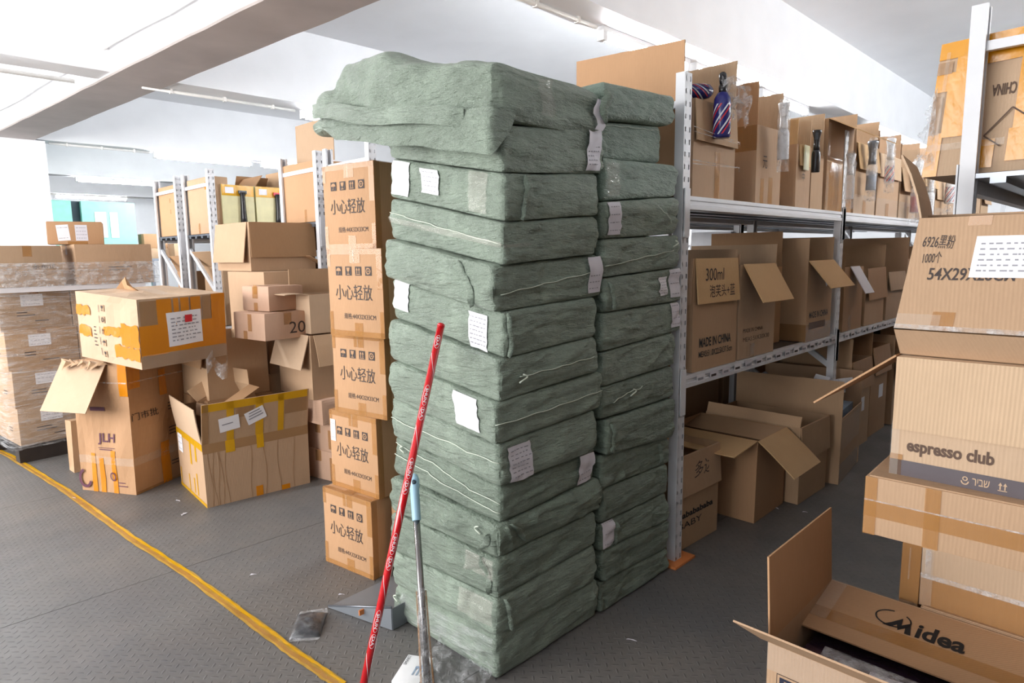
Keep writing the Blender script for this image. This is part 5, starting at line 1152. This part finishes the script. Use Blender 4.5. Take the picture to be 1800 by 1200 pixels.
# tall dark shelf contents behind (seen between shelves)
o = thing('carton_white', 'pale lilac upright panel seen through the gap over the middle shelf', 'panel', (4.2, 2.12, ZM+.008), 0)
MB().hexa([(0, 0, 0), (.24, 0, 0), (.24, .3, 0), (0, .3, 0), (.10, 0, .66), (.24, 0, .66), (.24, .3, .66), (.10, .3, .66)]).build('panel', 'carton_white', o)
o.name = 'white_panel'
for i in range(6): tall('carton on the middle shelf of the rack behind, %s from the front' % ('first', 'second', 'third', 'fourth', 'fifth', 'sixth')[i], 2.6+.5*i, 3.0+.5*i, ZM, .34+.06*(i % 3), 'card_dark' if i % 2 else 'card_tan', .4, y=2.15)
for i in range(6): tall('carton on the top shelf of the rack behind, %s from the front' % ('first', 'second', 'third', 'fourth', 'fifth', 'sixth')[i], 2.6+.5*i, 3.0+.5*i, ZT, .34+.06*(i % 3), 'card' if i % 2 else 'card_tan', .4, y=2.15, op=False)
for i in range(5): tall('carton on the floor of the rack behind, %s from the front' % ('first', 'second', 'third', 'fourth', 'fifth')[i], 2.6+.55*i, 3.1+.55*i, .001, .5+.06*(i % 3), 'card_dark' if i % 2 else 'card_tan', .45, y=2.12)
# ---------------------------------------------------------------- right rack (edge): yellow taped CHINA carton
y0_, y1_ = at(1660, 200, x=2.36).y, -.55
ch = Carton('big carton wrapped in yellow tape on the right rack, CHINA printed upside down', (2.52, -.07), w=.62, d=.62, h=.405, z=1.612, m='card_light', crush=.010, jit=.004, tape=None)
ch.K[0, 1, 0] = Vector((-.0, ch.w+.03, 0)); ch.K[0, 1, 1] = Vector((0, ch.w-.0, ch.h)); ch.K[0, 0, 1] = Vector((0, 0, ch.h+.02))
ch.go(); W_, H_ = ch.w, ch.h
for u0, v0, u1, v1 in ((0, .36, .23, .41), (0, .262, .10, .318), (.034, .12, .10, .262), (.05, .318, .10, .36), (0, 0, .038, .135), (.10, .325, .25, .36), (.142, .015, .176, .10), (.206, .03, .26, .125), (.214, .125, .36, .33), (.26, 0, .6, .125), (.36, .125, .6, .41)):
    ch.patch('L', u0, v0, u1, v1, 'tape_amber', 'tape', .002)
ch.patch('L', .0, .13, .026, .25, 'tape_tan', off=.003); ch.patch('L', 0, .315, .04, .352, 'tape_tan', off=.003); ch.patch('L', .02, .02, .03, .38, 'tape_clear', off=.004); ch.patch('L', 0, .08, .2, .10, 'tape_clear', off=.004)
ch.patch('T', 0, .3, .62, W_, 'tape_amber'); ch.text('L', 'CHINA', .150, .225, .060, .034, 'ink_brown', flip=True, bold=.02)
for A, B in (((.147, .11), (.208, .185)), ((.147, .11), (.19, .075)), ((.208, .185), (.25, .15))):
    dx, dy = B[0]-A[0], B[1]-A[1]; L = math.hypot(dx, dy); nx, ny = -dy/L*.002, dx/L*.002
    ch.decal('L', [(A[0]-nx, A[1]-ny), (B[0]-nx, B[1]-ny), (B[0]+nx, B[1]+ny), (A[0]+nx, A[1]+ny)], [(0, 1, 2, 3)], 'ink_brown', 'printed_symbol', .004)
vs = []; n = 20; m_ = 6
for i in range(n+1):
    for j_ in range(m_+1):
        v = i/n; k_ = noise.noise(Vector((v*9, j_*.9, 3))); vs.append((-.02+.03*noise.noise(Vector((v*9, j_, 0))), W_+.0+.065*(j_/m_)*(.5+.9*abs(k_))*(1.25-v), .04+v*.24-.03*(j_/m_)))
MB().add(vs, [(i*(m_+1)+j_, i*(m_+1)+j_+1, (i+1)*(m_+1)+j_+1, (i+1)*(m_+1)+j_) for i in range(n) for j_ in range(m_)]).build('loose_film', 'film_thick', ch.e, recalc=False)
for i in range(7):  # unseen cartons added to keep lamp light off the opposite middle shelf
    x = 3.2+.62*i
    tall('carton on the right edge rack\'s top shelf, %s beyond the yellow taped one' % ('first', 'second', 'third', 'fourth', 'fifth', 'sixth', 'seventh')[i], x, x+.6, 1.612, .50, 'card_tan' if i % 2 else 'card', .5, y=-.1, op=False)
    tall('carton on the middle shelf of the right edge rack, %s behind the stack' % ('first', 'second', 'third', 'fourth', 'fifth', 'sixth', 'seventh')[i], x-.15, x+.40, .848, .52, 'card_tan' if i % 2 else 'card', .5, y=-.1, op=False)
c = Carton('plain white box on the right edge rack, behind the printed top carton', (2.50, -.05), w=.42, d=.5, h=.30, z=.848, m='carton_white').go()
tall('carton in shade on the right rack\'s lower level', 2.55, 3.0, .001, .5, 'card_dark', .5, y=-.12, op=False)
# ---------------------------------------------------------------- the tall right stack in the aisle
XS = 1.965
g1 = Carton('narrow taped carton on the floor under the right stack, showing a thin shaded edge', (2.13, .425), w=.05, d=.30, h=.606, z=0, m='card_tan', jit=.002, tape=None, seam=False).go()
g1.patch('L', 0, .33, .05, .60, 'tape_brown'); g1.patch('L', .02, .40, .024, .5, 'tape_clear', off=.003)
g2 = Carton('glossy taped carton under the flat one in the right stack, glinting corner', (2.10, -.20), w=.615, d=.27, h=.262, z=.347, m='card_light', jit=.003, tape=None).go()
g2.patch('L', 0, 0, .615, .085, 'tape_brown'); g2.patch('L', 0, 0, .03, .26, 'tape_clear', off=.003); g2.patch('L', 0, .085, .615, .10, 'film_thick', off=.004); g2.patch('L', .01, .085, .025, .26, 'film_thick', off=.004)
g3 = Carton('lowest front carton of the right stack, behind the open oval-logo box', (2.085, -.22), w=.63, d=.29, h=.345, z=.001, m='card', jit=.003, tape=None).go(); g3.patch('L', .0, .22, .6, .224, 'card_dark', 'crease')
g4 = Carton('flat wide carton with crossed tape, second from the top pair of the right stack', (1.90, -.30), w=.815, d=.46, h=.158, z=.612, m='card', jit=.004, tape=None, th=2).go()
W_ = g4.w; g4.patch('L', 0, .05, W_, .095); g4.patch('L', .14, 0, .175, .158, off=.002); g4.patch('L', 0, 0, .03, .158, off=.002); g4.patch('L', 0, .093, W_, .097, 'film_thick', off=.003); g4.patch('T', 0, 0, g4.d, .04)
g5 = Carton('carton with lowercase coffee lettering over a dark band, in the right stack', (1.935, -.21), w=.685, d=.44, h=.325, z=.772, m='card_light', open=False, jit=.003, tape=None, seam=False) 
g5.go(); W_, H_ = g5.w, g5.h
g5.patch('L', 0, 0, W_, .045, 'band_grey', 'printed_band'); g5.patch('L', 0, 0, .028, .045, 'ink_brown', 'printed_band', .0018); g5.text('L', 'espresso club', .038, .062, .19, .044, 'ink_brown', bold=.03)
g5.text('L', 'ריבש', .187, .014, .036, .018, 'card_light', bold=.01, off=.0022)
g5.decal('L', *ring(.172, .027, .006, .006, .0025, 12), 'card_light', 'printed_symbol', .0024); g5.decal('L', *ring(.172, .021, .009, .010, .003, 10, PI, 2*PI), 'card_light', 'printed_symbol', .0026)
g5.icon('L', 'arrows', .236, .010, .027, 'band_grey', 'card_light'); g5.patch('L', 0, .045, .03, .06, 'tape_brown', off=.003)
g5.flap('L', 179, .195, 'card_ribbed', inset=.004); g5.flap('BR', 128, .26, 'card_orange', inset=.0, seg=3); g5.patch('L', 0, 0, .02, .15, 'tape_clear', off=.004)
g6 = Carton('topmost printed carton of the right stack with handwriting and dimensions 54X29', (1.93, -.12), w=.605, d=.32, h=.285, z=1.172, m='card', jit=.002, tape=None, seam=False, open=True)
g6.K[0, 1, 1].y -= .04; g6.go(); W_, H_ = g6.w, g6.h
g6.text('L', '6926黑粉', .022, .208, .072, .034, 'ink', rot=-.05); g6.text('L', '1000个', .030, .170, .042, .030, 'ink', rot=.04)
g6.text('L', '54X29X28CM', .050, .128, .185, .031, 'ink', bold=.012); g6.label('L', .140, .136, .125, .100, lines=6); g6.patch('L', .115, .262, .165, .285); g6.patch('L', .08, 0, .13, .048)
g6.patch('L', 0, .0, .6, .012, 'film_thick', off=.003); g6.flap('BR', 12, .17, 'card_light', inset=0, curl=18); g6.flap('BL', -85, .15); g6.patch('L', 0, 0, .1, .04, 'tape_clear', off=.004)
b = MB(); b.hexa([(.0, 0, -.004), (.0, W_, -.004), (.006, W_, -.004), (.006, 0, -.004), (.035, 0, -.072), (.035, W_-.01, -.072), (.041, W_-.01, -.072), (.041, 0, -.072)][:8]); b.build('folded_bottom_flap', 'card', g6.e)
# tray below so that the top carton rests on its folded flaps
MB().box(.045, .02, -.0745, .30, W_-.03, -.001).build('inner_fold', 'card_dark', g6.e)
# ---------------------------------------------------------------- open box with oval logo at the lower right
mz = .345
md = Carton('open carton at bottom right with a drawn oval logo on its folded flap, dark foil packs inside', (1.60, -.10), w=.75, d=.42, h=mz, z=0, m='card', jit=.0, open=True, th=0) if False else None
lc = at(1350, 1128, z=mz)
md = Carton('open carton at bottom right with an oval logo on its folded flap, foil packs inside', (lc.x, lc.y-.62), w=.62, d=.465, h=mz, z=.001, m='card', jit=.0, open=True)
md.go(); md.flap('BR', 3, .235, 'card_orange', inset=0.002); md.flap('L', 52, .135, 'card', inset=-.02, taper=-.03)
md.flap('BL', -101, .245, 'card_orange', inset=.002)
A_, B_, out_, an_, ln_, t_, e_ = md.last
dr = out_*math.sin(an_)+Vector((0, 0, 1))*math.cos(an_); nn = out_*math.cos(an_)-Vector((0, 0, 1))*math.sin(an_)
A2 = B_; e2 = -e_
def md_mark(vs, fs, mat, nm, off=.0018):
    if mat == 'ink_black': vs = [(.153+(u-.153)*.74, v) for u, v in vs]
    MB().add([A2+e2*u+dr*(v)+nn*off for u, v in vs], fs).build(nm, mat, md.e, recalc=False)
vs, fs, asp = text2d('idea', .03); md_mark([(.30+a*.155, .135-b_*.062) for a, b_ in vs], fs, 'ink_black', 'printed_text')
vs, fs = ring(.215, .088, .062, .036, .005, 30, -.9, 4.6); md_mark(vs, fs, 'ink_black', 'printed_symbol')
md_mark([(.19, .125), (.215, .105), (.245, .075), (.25, .105), (.275, .085), (.288, .135), (.268, .135), (.264, .112), (.244, .130), (.235, .108), (.218, .125)], [(0, 1, 10), (1, 2, 9, 10), (2, 3, 8, 9), (3, 4, 7, 8), (4, 5, 6, 7)], 'ink_black', 'printed_symbol')
md_mark([(0, .14), (.62, .14), (.62, .19), (0, .19)], [(0, 1, 2, 3)], 'tape_brown', 'tape', .0016)
md_mark([(0, 0), (.05, 0), (.05, .19), (0, .19)], [(0, 1, 2, 3)], 'tape_clear', 'tape', .0024)
md.icon('L', 'glass', .035, .205, .055, 'ink_navy', 'card'); md.decal('L', [(.027, .185), (.098, .185), (.098, .268), (.027, .268)], [(0, 1, 2, 3)], 'ink', 'frame', .0008); md.decal('L', [(.029, .187), (.096, .187), (.096, .266), (.029, .266)], [(0, 1, 2, 3)], 'card', 'frame', .0011)
md.text('L', '易碎物品', .036, .190, .05, .011, 'ink'); md.patch('L', .12, .19, .205, .255, 'ink_navy', 'printed_symbol'); md.text('L', '正面', .13, .20, .065, .045, 'paper', off=.0024, bold=.01); md.text('L', '严禁倒置', .12, .16, .085, .018, 'ink_navy'); md.patch('L', 0, .27, .62, .345, 'tape_clear', off=.002)
ca_ = [('foil', 'foil_plum'), ('pale', 'paper_grey'), ('red printed', 'red_print')]
for i in range(7):
    rr = random.Random(i+9); n = 6; vs = []
    for a in range(n+1):
        for b_ in range(n+1):
            u, v = a/n*2-1, b_/n*2-1; hh = .014*((1-u**4)*(1-v**4))+.004*noise.noise(Vector((u*2, v*2, i)))
            vs.append((u*.075, v*.12, hh))
    for a in range(n+1):
        for b_ in range(n+1): vs.append((a/n*.15-.075, b_/n*.24-.12, -.004))
    K2 = (n+1)**2; fs = [(a*(n+1)+b_, (a+1)*(n+1)+b_, (a+1)*(n+1)+b_+1, a*(n+1)+b_+1) for a in range(n) for b_ in range(n)]; fs += [tuple(q+K2 for q in reversed(f)) for f in fs]
    o = MB().add(vs, fs).build('foil_packet', ('foil_plum', 'film_thick', 'foil_plum', 'paper_grey', 'red_print', 'foil_plum', 'foil_plum')[i], smooth=True)
    o.location = (lc.x+.095+.018*(i % 3), lc.y-.145-.062*i, .262+.012*(i % 2)); o.rotation_euler = (rr.uniform(-.15, .15), rr.uniform(-.25, .05), rr.uniform(-.2, .2))
    tag(o, ('dark plum foil packet', 'clear film wrapped packet', 'dark plum foil packet', 'pale grey packet', 'red printed packet', 'dark plum foil packet', 'dark plum foil packet')[i]+' in the oval-logo box, '+('farthest from the camera', 'second', 'beside the flap', 'in the middle', 'near the middle', 'close to the near end', 'at the near end')[i], 'packet', 'packets inside the oval-logo box')
o = MB().box(0, 0, 0, .43, .58, .235).build('packet_bed', 'foil_plum', bevel=.01); o.location = (lc.x+.015, lc.y-.60, .008); o['kind'] = 'stuff'; tag(o, 'bottom layer of dark foil packets filling the open oval-logo box', 'packets')
# ---------------------------------------------------------------- mop stick, broom and cutlery box in front of the bales
def stick(a, b_): a = Vector(a); b_ = Vector(b_); d = b_-a; return a, d.length, d.to_track_quat('Z', 'Y')
xf = 1.262
top = at(775, 573, x=1.27); low = at(642, 1200, z=.0); 
# foot found on the floor along the stick's picture line
foot = at(620, 1290, z=.012); 
a, L, q = stick(foot, top); e = thing('mop_handle', 'glossy red stick with white printed ovals leaning on the near green stack', 'handle', a); e.rotation_mode = 'QUATERNION'; e.rotation_quaternion = q
MB().tube([(0, 0, 0), (0, 0, L)], .0118, 24).build('pole', 'red_gloss', e, smooth=True)
MB().tube([(0, 0, L-.002), (0, 0, L+.006), (0, 0, L+.010)], [.0122, .0118, .006], 20).build('end_cap', 'red_gloss', e, smooth=True)
inv = q.to_matrix().transposed(); tocam = inv @ (Vector((0, 0, CH))-(a+Vector(top))/2); ang0 = math.atan2(tocam.y, tocam.x); R_ = .0123
def onpole(vs, fs, mat, nm, z0, flipdir=1, rr_=R_):
    MB().add([(rr_*math.cos(ang0+u/rr_), rr_*math.sin(ang0+u/rr_), z0+v) for u, v in vs], fs).build(nm, mat, e, recalc=False)
k = 0; z0 = L-.03
def spiral(z1, ln):
    vs = []; n = 16
    for i in range(n+1): t = i/n; u = -.012+.028*t; vs += [(u, -ln*t), (u, -ln*t-.004)]
    onpole(vs, [(2*i, 2*i+1, 2*i+3, 2*i+2) for i in range(n)], 'paper', 'printed_swirl', z1)
while z0 > .12:
    for wd_, st in ((.070, 'SHUN'), (.045, 'DA')) if k else ((.045, 'DA'),):
        vs, fs, asp = text2d(st, .02); 
        onpole([((b_-.5)*-.0085*-1, -wd_*.16-a2*wd_*.62) for a2, b_ in vs], fs, 'paper', 'printed_text', z0)
        r_, f_ = ring(0, -wd_*.47, .0095, wd_*.46, .0011, 22); onpole(r_, f_, 'paper', 'printed_oval', z0)
        z0 -= wd_*.98
    z0 -= .012; spiral(z0, .085); z0 -= .10; k += 1
# broom with steel tube and blue grip
top = at(727, 832, x=1.20); foot = at(757, 1290, x=1.02)
top = at(727, 832, x=1.225); foot = at(756, 1275, z=.02)
a, L, q = stick(foot, top); e2_ = thing('broom_handle', 'brushed steel broom handle with a pale blue hanging grip, lower end in clear wrap', 'handle', a); e2_.rotation_mode = 'QUATERNION'; e2_.rotation_quaternion = q
MB().tube([(0, 0, 0), (0, 0, L-.11)], .0105, 20).build('pole', 'brushed_steel', e2_, smooth=True)
inv = q.to_matrix().transposed(); tc_ = inv @ (Vector((0, 0, CH))-Vector(top)); tc_.z = 0; tc_.normalize()
MB().tube([(0, 0, L-.15), (0, 0, L-.147), (0, 0, L-.05), (0, 0, L-.045), (0, 0, L-.02), (0, 0, L-.006), (0, 0, L)], [.0135, .0142, .0148, .0168, .0172, .013, .004], 22).build('grip', 'blue_plastic', e2_, smooth=True)
pc = Vector((0, 0, L-.03)); MB().tube([pc+tc_*.010, pc+tc_*.0176], .0072, 14).build('hanging_hole', 'dark_gap', e2_, smooth=True)
MB().tube([pc+tc_*.0165, pc+tc_*.0185], [.0092, .0092], 14, cap=False).build('hole_rim', 'blue_plastic', e2_, smooth=True)
vs = []; n = 14; m_ = 24
for j_ in range(m_+1):
    for i in range(n):
        aa = 2*PI*i/n; v = j_/m_; r = .0135+.010*(1-v)+.004*noise.noise(Vector((math.cos(aa)*1.5, math.sin(aa)*1.5, v*12))); vs.append((r*math.cos(aa), r*math.sin(aa), .02+.36*v))
MB().add(vs, [(j_*n+i, j_*n+(i+1) % n, (j_+1)*n+(i+1) % n, (j_+1)*n+i) for j_ in range(m_) for i in range(n)]).build('clear_wrap', 'film_bag', e2_, smooth=True, recalc=False)
b = MB()
for s in (-1, 1):
    sd = tc_.cross(Vector((0, 0, 1)))*s; b.tube([sd*.020+Vector((0, 0, .02)), sd*.016+Vector((0, 0, .2)), sd*.0135+Vector((0, 0, .37))], .003, 6)
b.build('wrap_seam', 'tape_brown', e2_, smooth=True)
# white box with a fork drawing
p = at(726, 1176, z=.045); e3 = thing('cutlery_box', 'white printed box with a blue fork drawing, lying behind the broom at the bottom edge', 'box', (p.x, p.y, .001), .55)
MB().box(-.07, -.045, 0, .07, .045, .045).build('box_body', 'white_plastic', e3, bevel=.0015)
b = MB()
for i in range(4): b.add([(-.050+.013*i, -.006, 0), (-.045+.013*i, -.006, 0), (-.045+.013*i, .03, 0), (-.050+.013*i, .03, 0)], [(0, 1, 2, 3)])
b.add([(-.052, -.016, 0), (-.005, -.016, 0), (-.005, -.005, 0), (-.052, -.005, 0)], [(0, 1, 2, 3)]); b.add([(-.034, -.04, 0), (-.022, -.04, 0), (-.022, -.015, 0), (-.034, -.015, 0)], [(0, 1, 2, 3)])
o = b.build('printed_fork', 'blue_grey', e3, recalc=False); o.location = (.0, 0, .0462); o.rotation_euler.z = PI*.5
vs, fs, asp = text2d('SMART'); o = MB().add([(a_*.05, b_*.011, 0) for a_, b_ in vs], fs).build('printed_text', 'ink_navy', e3, recalc=False); o.location = (.015, .03, .0462)
e4 = thing('plastic_sleeve', 'limp clear plastic sleeve spread on the floor around the broom end', 'sleeve', (*at(800, 1180, z=0).xy, .001), .3)
vs = []; n = 18
for i in range(n+1):
    for j_ in range(n+1):
        u, v = i/n, j_/n; vs.append((-.12+.26*u, -.13+.26*v, .012+.05*max(0, noise.noise(Vector((u*4, v*4, 7))))+.02*abs(noise.noise(Vector((u*9, v*9, 2))))))
MB().add(vs, [(i*(n+1)+j_, i*(n+1)+j_+1, (i+1)*(n+1)+j_+1, (i+1)*(n+1)+j_) for i in range(n) for j_ in range(n)]).build('sleeve_film', 'film_bag', e4, smooth=True, recalc=False)
for k in ('kind',): pass
